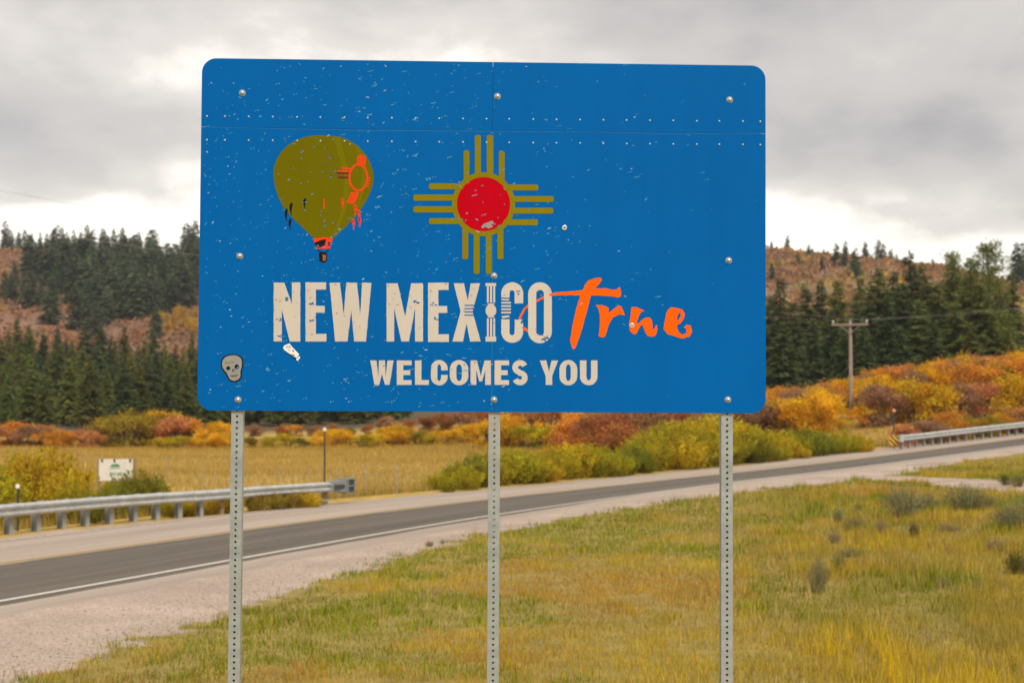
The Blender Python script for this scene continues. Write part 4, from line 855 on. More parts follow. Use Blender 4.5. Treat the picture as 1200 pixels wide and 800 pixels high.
# roadside willows on the far verge
for (px, ytop, col, dy) in ((518, 556, LIM, 1.5), (536, 545, LIM, 2), (552, 535, GRN, 3), (570, 527, LIM, 3.2), (590, 524, LIM, 3), (610, 530, LIM, 2.4), (628, 532, YEL, 2.2), (648, 524, LIM, 3), (668, 519, YEL, 3), (686, 522, LIM, 2.4), (706, 527, LIM, 2), (724, 529, GRN, 2), (742, 524, GRN, 2.4), (760, 512, LIM, 3), (778, 500, LIM, 4), (796, 491, LIM, 5), (814, 487, YEL, 5), (832, 486, LIM, 5), (850, 488, YEL, 5), (868, 497, LIM, 4), (886, 503, LIM, 4), (905, 506, YEL, 4), (925, 507, LIM, 4), (945, 505, GRN, 4), (965, 508, LIM, 4), (985, 508, LIM, 4), (1004, 514, YEL, 3.5),
                           (790, 508, YEL, 2.5), (815, 502, LIM, 2.5), (845, 503, LIM, 2.5), (875, 512, GRN, 2.4), (905, 517, LIM, 2.2), (935, 519, YEL, 2.2)):
    y0 = np.interp(px, [400, 588, 845, 1020, 1200], [590, 571, 547.5, 533, 510.5]); b = hit(px, y0 - .3); d = math.hypot(b.x, b.y); y = b.y + dy
    for q in range(2):
        yt = ytop - 7 + q * random.uniform(3, 12)
        shrub(WIL, 'willow_shrub', px + q * 9 + random.uniform(-3, 3), y + (1.6 - 2.2 * q), yt, WC[col], ('tall ' if yt < 500 else 'mid sized ' if yt < 518 else 'low ') + {LIM: 'yellow green', YEL: 'golden yellow', GRN: 'dull green', OLV: 'olive'}[col] + ' willow bush on the far verge of the road', 'bush', 'willows along the far verge', 1.35)
# orange oak thicket climbing the bank on the right
def topline(px): return np.interp(px, [850, 890, 930, 960, 1000, 1040, 1060, 1090, 1130, 1160, 1200, 1240], [490, 486, 478, 470, 464, 450, 432, 420, 411, 419, 414, 410])
for row, (y, frac, step) in enumerate(((136, 0.0, 21), (126, 0.2, 24), (115, 0.45, 26), (104, 0.72, 27))):
    px = 858 + row * 6
    while px < 1225:
        base = np.interp(px, [845, 1020, 1200], [547.5, 533, 505]); yt = topline(px) * (1 - frac) + (base - 14) * frac + random.uniform(-10, 7)
        if row >= 3 and px < 1000: col = random.choice((OLV, MAU, YEL, YEL, ORG))
        elif row >= 2 and px < 960: col = random.choice((MAU, SAL, MAU, ORG))
        else: col = random.choices((YEL, ORG, SAL, MAU, RST, OLV), (6, 4, 1.6, 1.6, .6, .7))[0]
        nm = {YEL: 'golden yellow', ORG: 'bright orange', SAL: 'salmon orange', MAU: 'brownish mauve', RST: 'rusty red', OLV: 'olive brown'}[col]
        px2 = px + random.uniform(-4, 4); p = at(px2, y); hb = float(np.clip(EYE + ray(px2, yt).z / ray(px2, yt).y * y - p.z, 2.7, 4.8))
        if y < 117 and abs(px2 - 997) < 17: hb = .9
        if y > 60: shrub(OAK, 'oak_shrub', px2, y, yt, col, ('tall ' if hb > 3.6 else 'low ' if hb < 2.9 else '') + nm + ' oak bush ' + ('along the top of' if row == 0 else 'high in' if row == 1 else 'midway up' if row == 2 else 'low in') + ' the thicket below the conifers', 'bush', 'oak thicket on the bank', random.uniform(.85, 1.2), False, hb)
        px += step * random.uniform(.8, 1.15)
for k in range(17):
    px = 1058 + k * 10 + random.uniform(-3, 3); b = hit(px, np.interp(px, [1052, 1110, 1180, 1262], [527.5, 519.8, 511.5, 503])); col = random.choice((YEL, ORG, OLV, MAU, SAL))
    shrub(OAK, 'oak_shrub', px, b.y + random.uniform(1.6, 3.5), 0, col, {YEL: 'golden yellow', ORG: 'bright orange', OLV: 'olive brown', MAU: 'brownish mauve', SAL: 'salmon orange'}[col] + ' low oak sprout right behind the climbing guardrail', 'bush', 'oak sprouts behind the right guardrail', 1.2, False, random.uniform(1.0, 1.7))
# willows behind the left guardrail
for (px, ytop, y, col, wd, lab) in ((-8, 538, 43, LIM, 1.1, 'yellow green'), (20, 524, 46, LIM, .9, 'yellow green'), (40, 515, 45, YEL, .9, 'golden yellow'), (62, 514, 46, YEL, .9, 'golden yellow'), (78, 540, 44, YEL, .9, 'golden yellow'), (90, 556, 43, LIM, .8, 'yellow green')):
    shrub(WIL, 'willow_shrub', px, y, ytop, WC[col], lab + ' willow bush behind the left guardrail, beside the delineator', 'bush', 'willows behind the left guardrail', wd)
for (px, ytop, y) in ((138, 558, 46), (150, 548, 47), (165, 544, 47.5), (181, 549, 48), (122, 568, 43), (108, 575, 41.5)):
    shrub(WIL, 'willow_shrub', px, y, ytop, WG, 'green willow bush in front of the white field sign', 'bush', 'willows in front of the field sign', .9)
for px in (205, 222, 250, 268, 300, 322, 345, 362):
    shrub(WIL, 'verge_weed', px, np.interp(px, [200, 400], [44, 49]), np.interp(px, [200, 400], [588, 580]) + random.uniform(-3, 3), random.choice((WL, WY, OLV)), 'low yellowing weed clump under the far end of the guardrail', 'weed', 'weeds under the guardrail', 1.2)
# sagebrush and weeds on the near grass
SG1, SG2, SG3 = (0.27, 0.27, 0.125), (0.27, 0.25, 0.085), (0.36, 0.28, 0.14)
for (px, yb, hp, col, wd, lab) in ((1060, 606, 42, SG1, .95, 'broad grey green sagebrush, tallest on the slope below the gravel drive'), (1085, 598, 22, SG1, 1.3, 'low spreading grey sagebrush beside the tallest sagebrush'), (1132, 597, 33, SG1, .9, 'upright grey sagebrush just below the gravel drive'), (1048, 595, 22, SG2, 1.2, 'faded sagebrush left against the tallest sagebrush'), (1155, 598, 22, SG2, 1.1, 'faint olive sagebrush right of the upright one'),
                               (1180, 568, 14, (0.12, 0.14, 0.02), 1.2, 'round bright green bush at the edge of the gravel drive'), (1192, 570, 16, SG2, 1.0, 'grey olive bush beside the round green bush'), (1176, 618, 25, SG2, 1.1, 'tufted olive sagebrush with a pale yellow top'), (1200, 622, 42, SG1, .9, 'tall grey bush cut by the right side of the view'),
                               (981, 613, 22, SG1, .6, 'small upright grey weed nearest the right post, on open grass'), (1003, 624, 22, SG2, .8, 'rounded grey green weed clump on open grass'), (1005, 597, 8, SG2, 1, 'tiny grey weed beyond the rounded clump'), (1034, 626, 20, SG3, .5, 'thin dry weed stalk left of the dark seed stalk'), (1071, 630, 20, (0.10, 0.08, 0.05), .35, 'thin dark brown seed stalk'), (1112, 622, 11, SG3, 1.5, 'flat grey brown weed patch'), (977, 636, 16, SG3, .7, 'small brownish weed below the upright grey weed'),
                               (958, 694, 44, SG1, .32, 'forked grey green weed standing alone in tall grass'), (984, 668, 22, SG2, .6, 'dark green narrow weed right of the forked weed'), (999, 652, 12, SG2, 1.5, 'low dark sagebrush patch behind the narrow weed'), (1104, 688, 14, SG1, .8, 'grey tuft in the tall grass below the slope'), (1168, 645, 16, SG3, 1.0, 'pale dry tuft on the right slope'),
                               (281 * 1 + 222, 640, 8, SG2, 1.0, 'little weed growing out of the gravel edge'), (518, 637, 7, SG2, .8, 'tiny weed beside the little gravel weed'), (1196, 672, 30, (0.16, 0.155, 0.02), 1.0, 'leafy yellow green bush by the right side of the view')):
    p = hit(px, yb); h = hp * p.y / FPX; p.z -= .02
    plant('shrub', random.choice(SAGE), 'sagebrush' if 'sage' in lab else 'weed' if 'bush' not in lab else 'bush', p, h * 1.1, col + (1,), lab, 'weed' if 'sage' not in lab and 'bush' not in lab else 'bush', None, wd * 1.1, .05)

# ------------------------------------------------------------------ grass
def grass(name, n, ymin, ymax, test, colf, hmin, hmax, wk, label, power=1.6, xr=(-0.37, 0.37), clump=0.0):
    u = rng.random(int(n * 1.0)); e = 2 - power
    y = (ymin ** e + u * (ymax ** e - ymin ** e)) ** (1 / e); x = y * rng.uniform(xr[0], xr[1], len(y))
    ok = test(x, y); x, y = x[ok], y[ok]; z = ground_z(x, y)
    c, hf = colf(x, y); m = len(x)
    h = (hmin + (hmax - hmin) * rng.random(m) ** 1.7) * hf; az = rng.random(m) * 6.2832; ln = rng.random(m) * .55 * h
    w = wk * (y / 12) ** .75 * (.6 + .8 * rng.random(m)); fa = rng.random(m) * 6.2832
    b = np.stack([x, y, z - .01], 1); s = np.stack([np.cos(fa) * w, np.sin(fa) * w, 0 * w], 1); d = np.stack([np.cos(az) * ln, np.sin(az) * ln, h], 1)
    V = np.stack([b - s, b + s, b + d], 1).reshape(-1, 3); F = np.arange(3 * m).reshape(m, 3)
    o = mesh_obj(name, V, F, M_GRASS, None, {'Col': np.repeat(c, 3, 0)}); return tag(o, label, 'grass', None, 'stuff')
def near_test(x, y):
    g_ = gravel(x, y) + (fbm(x / 1.3, y / 1.3, 3) - .5) * 1.8; t, s, _ = road_frame(x, y)
    keep = (g_ < 0) & (t > 1.3); sparse = (g_ > 0) & (g_ < .5) & (t > 1.6) & (rng.random(len(x)) < .04); return keep | sparse
STRAW, TAN, GREEN, OCHRE, YGRN = np.array([.49, .335, .058]), np.array([.36, .245, .058]), np.array([.165, .200, .008]), np.array([.45, .235, .048]), np.array([.34, .295, .014])
yp = [hit(*q) for q in ((985, 770), (1050, 792), (1120, 800), (1010, 756))]
def near_col(x, y):
    m = len(x); a = fbm(x / 2.2 + 3, y / 3.2, 4); b = fbm(x / 1.1 + 40, y / 1.6 + 11, 3); d = fbm(x / 3 + 80, y / 5 + 31, 3); r = rng.random(m)
    t, s, _ = road_frame(x, y); g_ = -gravel(x, y)
    gr = sstep(.45, .60, a + .16 * (1 - sstep(0, 5, g_)) - .16 * sstep(2, 9, x - .12 * (y - 14))) * .9
    oc = sstep(.55, .7, d) * .6
    yg = .45 - .3 * fbm(x / 1.7 + 60, y / 2.3 + 5, 3); c = np.where((r < .38 + yg * .4)[:, None], STRAW, np.where((r < .72)[:, None], TAN, YGRN))
    c = np.where((rng.random(m) < gr)[:, None], GREEN * (.7 + .9 * rng.random((m, 1))), c)
    c = np.where((rng.random(m) < oc * (1 - gr))[:, None], OCHRE, c)
    hf = .5 + .5 * b + .9 * sstep(.5, 7, x - .1 * (y - 14)) * (.35 + .65 * sstep(.35, .65, b))
    yel = np.zeros(m)
    for q in yp: yel = np.maximum(yel, 1 - sstep(.1, 1.15, np.hypot(x - q.x, (y - q.y) * .7) + (b - .5) * .9))
    c = np.where((rng.random(m) < yel * .7)[:, None], np.array([.58, .41, .025]), c); hf = hf + .8 * yel
    olive = sstep(.5, .65, fbm(x / 2.5 + 140, y / 2.5, 3)) * sstep(2, 6, x) * .6
    c = np.where((rng.random(m) < olive)[:, None], np.array([.33, .27, .085]), c)
    tuft = fbm(x / .42 + 9, y / .6 + 70, 3); big = fbm(x / 1.6 + 33, y / 2.4 + 21, 3)
    c = c * (.40 + .66 * tuft + .46 * big)[:, None]; hf = hf * (.55 + .9 * sstep(.3, .7, tuft))
    return c * (.68 + .52 * rng.random((m, 1))) * [1.12, 1.12, .84], hf
grass('grass', 520000, 8.5, 70, near_test, near_col, .035, .165, .0040, 'short straw and green grass covering the near verge around the sign', 1.35)
def stem_test(x, y): return near_test(x, y) & (rng.random(len(x)) < .15 + .85 * sstep(-1, 6, x - .1 * (y - 14))) & (fbm(x / 1.4 + 200, y / 2 + 7, 3) > .42)
def stem_col(x, y):
    m = len(x); r = rng.random(m)
    c = np.where((r < .5)[:, None], np.array([.62, .46, .16]), np.where((r < .8)[:, None], np.array([.30, .19, .08]), np.array([.20, .20, .05])))
    return c * (.7 + .5 * rng.random((m, 1))), .75 + .5 * rng.random(m)
grass('tall_grass_stems', 46000, 9, 55, stem_test, stem_col, .16, .36, .0024, 'tall dry grass stems standing above the short grass', 1.35)
def field_test(x, y):
    t, s, _ = road_frame(x, y); return (t < -9.2) & (np.hypot(x, y) < 135)
def field_col(x, y):
    m = len(x); t, s, _ = road_frame(x, y); a = fbm(x / 25, y / 4, 4); r = rng.random(m)
    c = np.where((r < .7)[:, None], np.array([.50, .335, .075]), np.array([.39, .26, .062])); c = np.where((rng.random(m) < sstep(.5, .62, a) * .7)[:, None], np.array([.38, .27, .07]), c)
    verge = 1 - sstep(10, 14, -t); c = np.where((rng.random(m) < verge * .5)[:, None], np.array([.25, .19, .035]), c)
    return c * (.8 + .4 * rng.random((m, 1))), .8 + .6 * a + .8 * verge
grass('field_grass', 260000, 36, 130, field_test, field_col, .10, .32, .0036, 'dry golden grass of the flat field behind the road', .6, (-.40, .40))
# brush on the hills: far too many to count
def hill_brush():
    C, A, Bv, col = [], [], [], []
    pal = np.array([[.40, .19, .085], [.31, .16, .095], [.27, .17, .115], [.40, .22, .085], [.36, .20, .10], [.52, .32, .06], [.20, .18, .07]]); n = 0
    NB = 46000; y = rng.uniform(315, 640, NB); x = y * rng.uniform(-.37, .37, NB); z = ground_z(x, y); dn = fbm(x / 30, y / 45, 3)
    for i in range(NB):
        if 250 < 600 + FPX * x[i] / y[i] < 880 or rng.random() > sstep(.3, .6, dn[i]) * .8 + .2: continue
        k = 8; s = rng.uniform(.45, 1.1); off = rng.normal(size=(k, 3)) * s * [.9, .9, .45] + [0, 0, s * .6]
        d = unit(rng.normal(size=(k, 3))); C.append(np.array([x[i], y[i], z[i]]) + off); A.append(d * s * .62); Bv.append(unit(np.cross(d, rng.normal(size=(k, 3)))) * s * .45)
        w = fbm(np.array([x[i] / 40 + 7]), np.array([y[i] / 60]), 3)[0]; pc = pal[int(np.clip((w - .2) * 9 + rng.normal() * 1.3, 0, 6))]
        col.append(pc * (.75 + .5 * rng.random((k, 1))))
    C = np.concatenate(C); A = np.concatenate(A); Bv = np.concatenate(Bv); col = np.concatenate(col)
    v = np.stack([C - A, C + Bv, C + A, C - Bv], 1).reshape(-1, 3)
    tag(mesh_obj('hillside_brush', v, np.arange(len(v)).reshape(-1, 4), M_GRASS, None, {'Col': np.repeat(col, 4, 0)}), 'low rusty brush covering the far hillsides', 'brush', None, 'stuff')
hill_brush()
# loose stones on the gravel shoulder
def pebbles():
    V, F = [], []; bm = bmesh.new(); bmesh.ops.create_icosphere(bm, subdivisions=1, radius=1); bv = np.array([v.co[:] for v in bm.verts]); bf = np.array([[v.index for v in f.verts] for f in bm.faces]); bm.free()
    k = 0
    y = 12 + 26 * rng.random(9000) ** 1.6; x = y * rng.uniform(-.37, .1, 9000); t, s, _ = road_frame(x, y); g_ = gravel(x, y); z = ground_z(x, y)
    for i in range(9000):
        if not (1.5 < t[i] and -.25 < g_[i] < 2.6) or rng.random() > 1.1 - .45 * g_[i]: continue
        r = rng.uniform(.007, .018) * (1 + .5 * (rng.random() < .06)); q = bv * (r * rng.uniform(.7, 1.2, (len(bv), 1))) * [rng.uniform(.8, 1.4), rng.uniform(.8, 1.4), .6]
        V.append(q + [x[i], y[i], z[i] + r * .25]); F.append(bf + k * len(bv)); k += 1
    m = simple('loose_stone', (0.30, 0.245, 0.215, 1), .95, 0, .45, 7)
    tag(mesh_obj('loose_stones', np.concatenate(V), np.concatenate(F), m), 'small loose stones scattered along the gravel shoulder', 'stones', None, 'stuff')
pebbles()

# ------------------------------------------------------------------ guardrails
PROF = [(0.0, -0.155), (0.012, -0.150), (0.030, -0.135), (0.083, -0.100), (0.083, -0.068), (0.020, -0.028), (0.0, -0.015), (0.0, 0.015), (0.020, 0.028), (0.083, 0.068), (0.083, 0.100), (0.030, 0.135), (0.012, 0.150), (0.0, 0.155)]
def beam(path, name, parent, zc, off):
    """W-beam along path [(x, y, zground)], corrugation facing the road (to the right of the path)"""
    P = np.array(path, float); T_ = np.gradient(P, axis=0); T_ /= np.linalg.norm(T_[:, :2], axis=1)[:, None]; Nn = np.stack([T_[:, 1], -T_[:, 0]], 1); v = []; f = []; prof = PROF + [(a - .004, b) for a, b in PROF[::-1]]; n = len(prof)
    for i in range(len(P)):
        for a, b in prof: v.append((P[i, 0] + Nn[i, 0] * (off + a), P[i, 1] + Nn[i, 1] * (off + a), P[i, 2] + zc + b))
    for i in range(len(P) - 1):
        for k in range(n): f.append((i * n + k, i * n + (k + 1) % n, (i + 1) * n + (k + 1) % n, (i + 1) * n + k))
    f.append(tuple(range(n))[::-1]); f.append(tuple((len(P) - 1) * n + k for k in range(n)))
    return mesh_obj(name, v, f, M_RAIL, parent)
def guardrail(pts, label, post_s, section, wood_from=1e9, zc=0.61, size=(.15, .18)):
    P = np.array([tuple(p) for p in pts]); P = catmull(P, .45); sg = np.concatenate([[0], np.cumsum(np.linalg.norm(np.diff(P[:, :2], axis=0), axis=1))])
    P[:, 2] = np.convolve(np.pad(P[:, 2], 6, mode='edge'), np.ones(13) / 13, 'valid')
    root = empty('guardrail', P[0], 0, label, 'guardrail'); inv = -P[0]
    def pt(s): return np.array([np.interp(s, sg, P[:, k]) for k in range(3)])
    s = 0.0; j = 0
    while s < sg[-1] - .2:
        e = min(s + section + .15, sg[-1]); ss = np.linspace(s, e, max(2, int((e - s) / .45)))
        b_ = beam([pt(q) + inv for q in ss], 'beam', root, zc, .194 + .0045 * (j % 2)); j += 1
        q = pt(min(s + .06, sg[-1])) + inv; d = (pt(s + .3) - pt(s)); d /= np.linalg.norm(d[:2]); nn = np.array([d[1], -d[0], 0])
        mb = MB()
        for h in (-.11, -.05, .05, .11): mb.tube([tuple(q + nn * .20 + [0, 0, zc + h]), tuple(q + nn * (.29 if abs(h) > .06 else .27) + [0, 0, zc + h])], .014, 6)
        tag(mb.build('splice_bolts', M_GALV, b_), kind='stuff'); s += section
    for q in post_s:
        p = pt(q) + inv; d = (pt(q + .3) - pt(q - .3)); a = math.atan2(d[1], d[0]); wood = q > wood_from
        mb = MB(); w, dd = size
        if wood: mb.box(-w / 2, w / 2, -.09, .08, -.5, zc + .14, .01)
        else:  # I-section steel post
            mb.box(-w / 2, w / 2, -dd / 2, -dd / 2 + .012, -.5, zc + .12); mb.box(-w / 2, w / 2, dd / 2 - .012, dd / 2, -.5, zc + .12); mb.box(-.006, .006, -dd / 2 + .013, dd / 2 - .013, -.5, zc + .119)
        o = mb.build('post', M_POST_WOOD if wood else M_POST_STEEL, root); o.location = p; o.rotation_euler = (0, 0, a)
        mb = MB(); mb.box(-w / 2 + .01, w / 2 - .01, -.19 if not wood else -.18, -dd / 2 - .003, zc - .17, zc + .17, .008)
        k = mb.build('blockout', M_POST_WOOD if wood else M_POST_STEEL, o)
    return root, pt, sg[-1]
def s_of(pts, pxs, pt, L):
    ss = np.linspace(0, L, 1500); q = np.array([pt(s) for s in ss]); u = 600 + FPX * q[:, 0] / (q[:, 1] * math.cos(PITCH) + (q[:, 2] - EYE) * math.sin(PITCH)); return [float(ss[np.argmin(np.abs(u - p))]) for p in pxs]
Lpts = [hit(-230, 653), hit(-80, 635.5), hit(10, 626), hit(99.5, 616.5), hit(182, 609), hit(234, 605), hit(300, 598.5), hit(384, 591.5)]
def _mk(pts):
    P = catmull(np.array([tuple(p) for p in pts]), .45); sg = np.concatenate([[0], np.cumsum(np.linalg.norm(np.diff(P[:, :2], axis=0), axis=1))]); return (lambda s: np.array([np.interp(s, sg, P[:, k]) for k in range(3)])), sg[-1]
_pt, _L = _mk(Lpts); lp = s_of(Lpts, [-180, -140, -100, -62, -26, 10, 42, 72, 99.5, 128, 156, 182.5, 209, 234], _pt, _L); wp = s_of(Lpts, [258, 281, 305, 331, 357, 380], _pt, _L)
railL, ptL, LL = guardrail(Lpts, 'grey steel guardrail with square impact head on its end, left of the sign', lp + wp, 3.4, wp[0] - .1, .60)
# impact head of the left rail
e0 = ptL(LL) ; d = ptL(LL) - ptL(LL - 1); d /= np.linalg.norm(d[:2]); a = math.atan2(d[1], d[0]); nn = np.array([d[1], -d[0], 0])
ih = empty('impact_head', Vector(e0 - ptL(0) + nn * .21 + np.array([0, 0, .60]))); ih.parent = railL; ih.rotation_euler = (0, 0, a); ih.scale = (.88, .88, .88)
M_HEAD = galv('head_steel', (0.24, 0.25, 0.25, 1), .6, .3)
mb = MB(); mb.box(.55, 1.0, -.20, .20, -.27, .27, .006); mb.build('head_box', M_HEAD, ih)
mb = MB(); mb.box(1.003, 1.03, -.24, .24, -.29, .29, .004); mb.build('face_plate', M_HEAD, ih)
mb = MB()
for q in (.55, .955): mb.box(q, q + .045, -.26, -.203, -.27, .27)
for q in (-.27, -.02, .23): mb.box(.596, .954, -.26, -.203, q, q + .04)
mb.build('face_frame', M_HEAD, ih)
for q in (-.228, .022):
    mb = MB(); mb.box(.598, .952, -.212, -.204, q, q + .206); mb.build('window', M_DARK, ih)
mb = MB(); mb.add([(-.25, -.05, -.19), (-.25, .05, -.19), (-.25, .05, .19), (-.25, -.05, .19), (.549, -.20, -.22), (.549, .2, -.22), (.549, .2, .22), (.549, -.2, .22)], [(0, 3, 2, 1), (4, 5, 6, 7), (0, 1, 5, 4), (1, 2, 6, 5), (2, 3, 7, 6), (3, 0, 4, 7)])
mb.build('feeder_chute', M_HEAD, ih)
mb = MB(); mb.box(-.1, .45, -.205, -.17, -.07, .07); mb.build('chute_slot', M_DARK, ih)
mb = MB(); mb.tube([(.0, .1, -.50), (-1.7, .1, -.5)], .03, 6); mb.build('ground_strut', M_POST_STEEL, ih)
# right rail
Rpts = [hit(1052, 527.5), hit(1080, 523.5), hit(1110, 519.8), hit(1145, 515.5), hit(1180, 511.5), hit(1215, 507.5), hit(1262, 503)]
_pt, _L = _mk(Rpts); rp = list(np.arange(.4, _L, .8))
railR, ptR, LR = guardrail(Rpts, 'grey steel guardrail climbing beside the road in front of orange oaks', rp, 3.8, 1e9, .60, (.10, .14))
d = ptR(1) - ptR(0); d /= np.linalg.norm(d[:2]); nn = np.array([d[1], -d[0], 0])
mb = MB(); q0 = nn * .24 - d * .05 + np.array([0, 0, .6]); mb.tube([tuple(q0 - [0, 0, .19]), tuple(q0 + [0, 0, .19])], .13, 10); mb.build('end_shoe', M_RAIL, railR)
# yellow and black object marker at its end
om_p = hit(1048, 527.5); om = empty('object_marker', om_p, math.radians(-14), 'square yellow marker with black diagonal stripes at guardrail end', 'road marker')
mb = MB(); mb.tube([(0, 0.035, -.3), (0, 0.035, .9)], .025, 6); mb.build('post', M_GALV, om)
hw, zc = .27, .52; mb = MB(); mb.box(-hw, hw, -.004, .004, zc - hw, zc + hw, 0); pl = mb.build('plate', simple('marker_yellow', (0.78, 0.42, 0.02, 1), .5), om)
def clip_sq(poly, h):
    for ax, sg_ in ((0, 1), (0, -1), (1, 1), (1, -1)):
        o = []
        for a, b in zip(poly, poly[1:] + poly[:1]):
            ia, ib = sg_ * a[ax] <= h, sg_ * b[ax] <= h
            if ia: o.append(a)
            if ia != ib: t = (sg_ * h - a[ax]) / (b[ax] - a[ax]); o.append((a[0] + (b[0] - a[0]) * t, a[1] + (b[1] - a[1]) * t))
        poly = o
        if not poly: break
    return poly
for k in (-2, -1, 0, 1, 2):
    c = k * .255; poly = clip_sq([(-1, 1 + c), (1, -1 + c), (1, -1 + c + .125), (-1, 1 + c + .125)], hw - .012)
    if len(poly) > 2: mesh_obj('stripe', [(x, -.0065, zc + z) for x, z in poly], [tuple(range(len(poly)))], M_DARK, pl)
# delineator stakes
def stake(loc, h, r, label, mat_top, top=.10, disc=.06):
    o = empty('delineator_stake', loc, 0, label, 'marker post')
    mb = MB(); mb.tube([(0, 0, -.3), (0, 0, h)], r, 6); mb.build('stake', M_DARK, o)
    mb = MB(); mb.tube([(0, -.012, h - disc * .4), (0, .012, h - disc * .4)], disc, 16); o2 = mb.build('reflector', mat_top, o); o2.location = (0, -r - .014, 0)
    return o
p = Vector(ptL(s_of(Lpts, [24], ptL, LL)[0])) + Vector((-.25, .55, 0)); p.x = (23.3 - 600) / FPX * p.y; p.z = ground_z(p.x, p.y)
stake(p, EYE + ray(23, 568).z * p.y - p.z, .032, 'short dark stake with round white reflector among the willows', M_REFL, .1, .055)
p = hit(381, 591); p = Vector((p.x, p.y + .45, p.z)); p.x = (381 - 600) / FPX * p.y
stake(p, EYE + ray(381, 502).z * p.y - p.z, .030, 'tall thin snow stake with white reflector beside the impact head', M_REFL, .1, .055)
p = hit(1047.5, 527); p = Vector((p.x, p.y + 1.0, p.z)); p.x = (1047 - 600) / FPX * p.y; p.z = ground_z(p.x, p.y)
stake(p, EYE + ray(1047, 480).z * p.y - p.z, .035, 'tall stake with orange reflector behind the striped marker', M_ORANGE_REFL, .1, .09)

# ------------------------------------------------------------------ field sign and fence
p = at(137, 52); fs = empty('field_sign', p, math.radians(-6), 'white board with faded green print on two brown posts in the field', 'sign')
pxm = p.y / FPX; z0 = EYE + ray(137, 563).z * p.y - p.z; z1 = EYE + ray(137, 537.5).z * p.y - p.z; hw = 21.2 * pxm
for sx in (-1, 1):
    mb = MB(); mb.box(sx * hw - .045, sx * hw + .045, .02, .10, -.4, z1 + .03, .006); mb.build('post', M_POST_WOOD, fs)
mb = MB(); mb.box(-hw + .02, hw - .02, -.01, .018, z0, z1, .003); bd = mb.build('board', simple('weathered_white_board', (0.66, 0.64, 0.58, 1), .7, 0, .1, 3), fs)
M_GP = simple('faded_green_print', (0.10, 0.26, 0.14, 1), .7, 0, .3, 9)
def fsq(name, polys): 
    o = MB()
    for q in polys: o.add([(a * pxm, -.0125, z1 - b * pxm) for a, b in q], [tuple(range(len(q)))[::-1]])
    return o.build(name, M_GP, bd)
fsq('green_emblem', [[(-7.0, 9.4), (-5.2, 6.6), (-1, 5.4), (3.5, 5.8), (5.4, 9.4)]]); fsq('green_line', [[(-6.6, 10.4), (5.2, 10.4), (5.2, 11.2), (-6.6, 11.2)]])
fsq('green_lettering', [rect(a, a + 1.6, 15 + random.random(), 19.2) for a in (-6.5, -4.4, -2.2, 1.0, 3.2, 5.3)])
for sx in (-.78, -.08, .82):
    mb = MB(); mb.box(sx * hw - .035, sx * hw + .035, -.015, -.011, z1 - .11, z1 + .002); mb.build('bracket', M_DARK, bd)
fpts = [at(a, b) for a, b in ((-40, 76), (40, 73), (100, 70), (150, 67.5), (196, 65.5), (240, 63.5), (286, 61.5), (327, 59.8), (362, 58), (396, 56.2), (429, 54.8), (466, 53.6))]
fence = empty('wire_fence', fpts[0], 0, 'thin wire fence on steel stakes crossing the field edge', 'fence')
for p in fpts:
    mb = MB(); mb.tube([(0, 0, -.3), (0, 0, 1.2)], .014, 5); o = mb.build('fence_post', M_WIRE, fence); o.location = p - fpts[0]
for h in (.45, .8, 1.15):
    mb = MB(); mb.tube([tuple(p - fpts[0] + Vector((0, -.025, h))) for p in fpts], .004, 4); mb.build('wire', M_WIRE, fence)

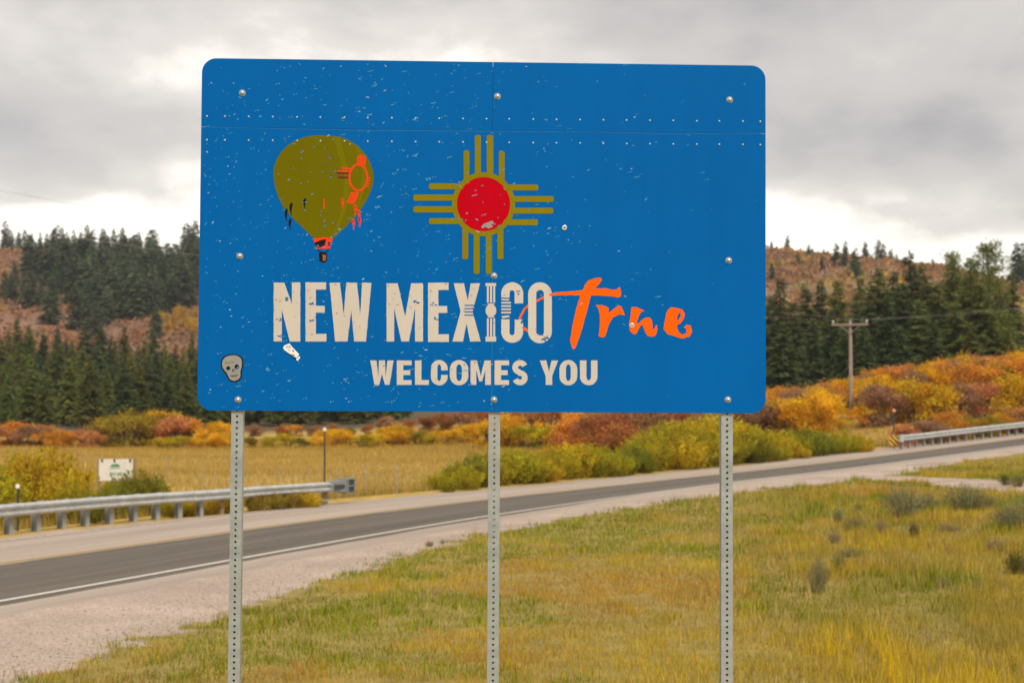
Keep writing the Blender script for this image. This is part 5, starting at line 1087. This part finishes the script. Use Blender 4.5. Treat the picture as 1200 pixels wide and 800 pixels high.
# ------------------------------------------------------------------ power line
def utility_pole(loc, h, arm_dir, label, arm=3.2):
    o = empty('utility_pole', loc, math.atan2(arm_dir[1], arm_dir[0]), label, 'utility pole')
    mb = MB(); mb.tube([(0, 0, -.5), (0, 0, h * .5), (0, 0, h)], [.17, .145, .115], 10); mb.build('pole', M_POLE_WOOD, o)
    mb = MB(); mb.box(-arm / 2, arm / 2, -.24, -.13, h - .42, h - .28, .01); ca = mb.build('crossarm', M_POLE_WOOD, o)
    for s_ in (-1, 1):
        mb = MB(); mb.tube([(s_ * .75, -.19, h - .43), (0, -.19, h - 1.05)], .03, 5); mb.build('brace', M_POLE_WOOD, o)
        mb = MB(); mb.tube([(0, 0, 0), (0, 0, .10), (0, 0, .11), (0, 0, .26)], [.02, .02, .075, .06], 8); i_ = mb.build('insulator', simple('porcelain', (.62, .60, .56, 1), .3), ca); i_.location = (s_ * (arm / 2 - .12), -.185, h - .28)
    mw = Matrix.Translation(loc) @ Matrix.Rotation(o.rotation_euler[2], 4, 'Z')
    return o, [mw @ Vector((s_ * (arm / 2 - .12), -.185, h - .02)) for s_ in (-1, 1)]
PR = at(997, 116); hR = EYE + ray(996, 375).z / ray(996, 375).y * 116 - PR.z
adir = (.93, -.37)
_, wr = utility_pole(PR, hR, adir, 'weathered utility pole with crossarm in front of the conifer stand', 2.75)
PL = Vector((-30, 52, ground_z(-30, 52))); _, wl_ = utility_pole(PL, 12.8, adir, 'utility pole outside the left of the view carrying the wires', 2.75)
PN = at(1600, 150); _, wn = utility_pole(PN, 11.5, (.6, -.8), 'utility pole outside the right of the view carrying the wires', 2.75)
def wire(a, b, sag, label):
    pts = [a.lerp(b, t / 40) - Vector((0, 0, 4 * sag * (t / 40) * (1 - t / 40))) for t in range(41)]
    mb = MB(); mb.tube(pts, .006, 5); tag(mb.build('power_line', M_WIRE), label, 'cable', 'power lines')
for k in range(2):
    a = wl_[k] - Vector((0, 0, 0 if k == 1 else 1.2))
    wire(a, wr[k], .9, ('lower' if k == 0 else 'upper') + ' thin power line crossing the sky left of the sign')
    wire(wr[k], wn[k], 1.2, ('left insulator' if k == 0 else 'right insulator') + ' power line running from the pole across the conifers')

# ------------------------------------------------------------------ thin valley haze
HAZE = 0.00016
mb = MB(); mb.box(-2700, 2700, -2700, 2700, -3.5, 110); hz = mb.build('haze'); tag(hz, kind='stuff')
hm = bpy.data.materials.new('haze_air'); hm.use_nodes = True; hm.node_tree.nodes.clear()
_o = hm.node_tree.nodes.new('ShaderNodeOutputMaterial'); _v = hm.node_tree.nodes.new('ShaderNodeVolumePrincipled')
_v.inputs['Color'].default_value = (0.86, 0.90, 0.95, 1); _v.inputs['Density'].default_value = HAZE; _v.inputs['Anisotropy'].default_value = 0.2
hm.node_tree.links.new(_v.outputs[0], _o.inputs['Volume']); hz.data.materials.append(hm)
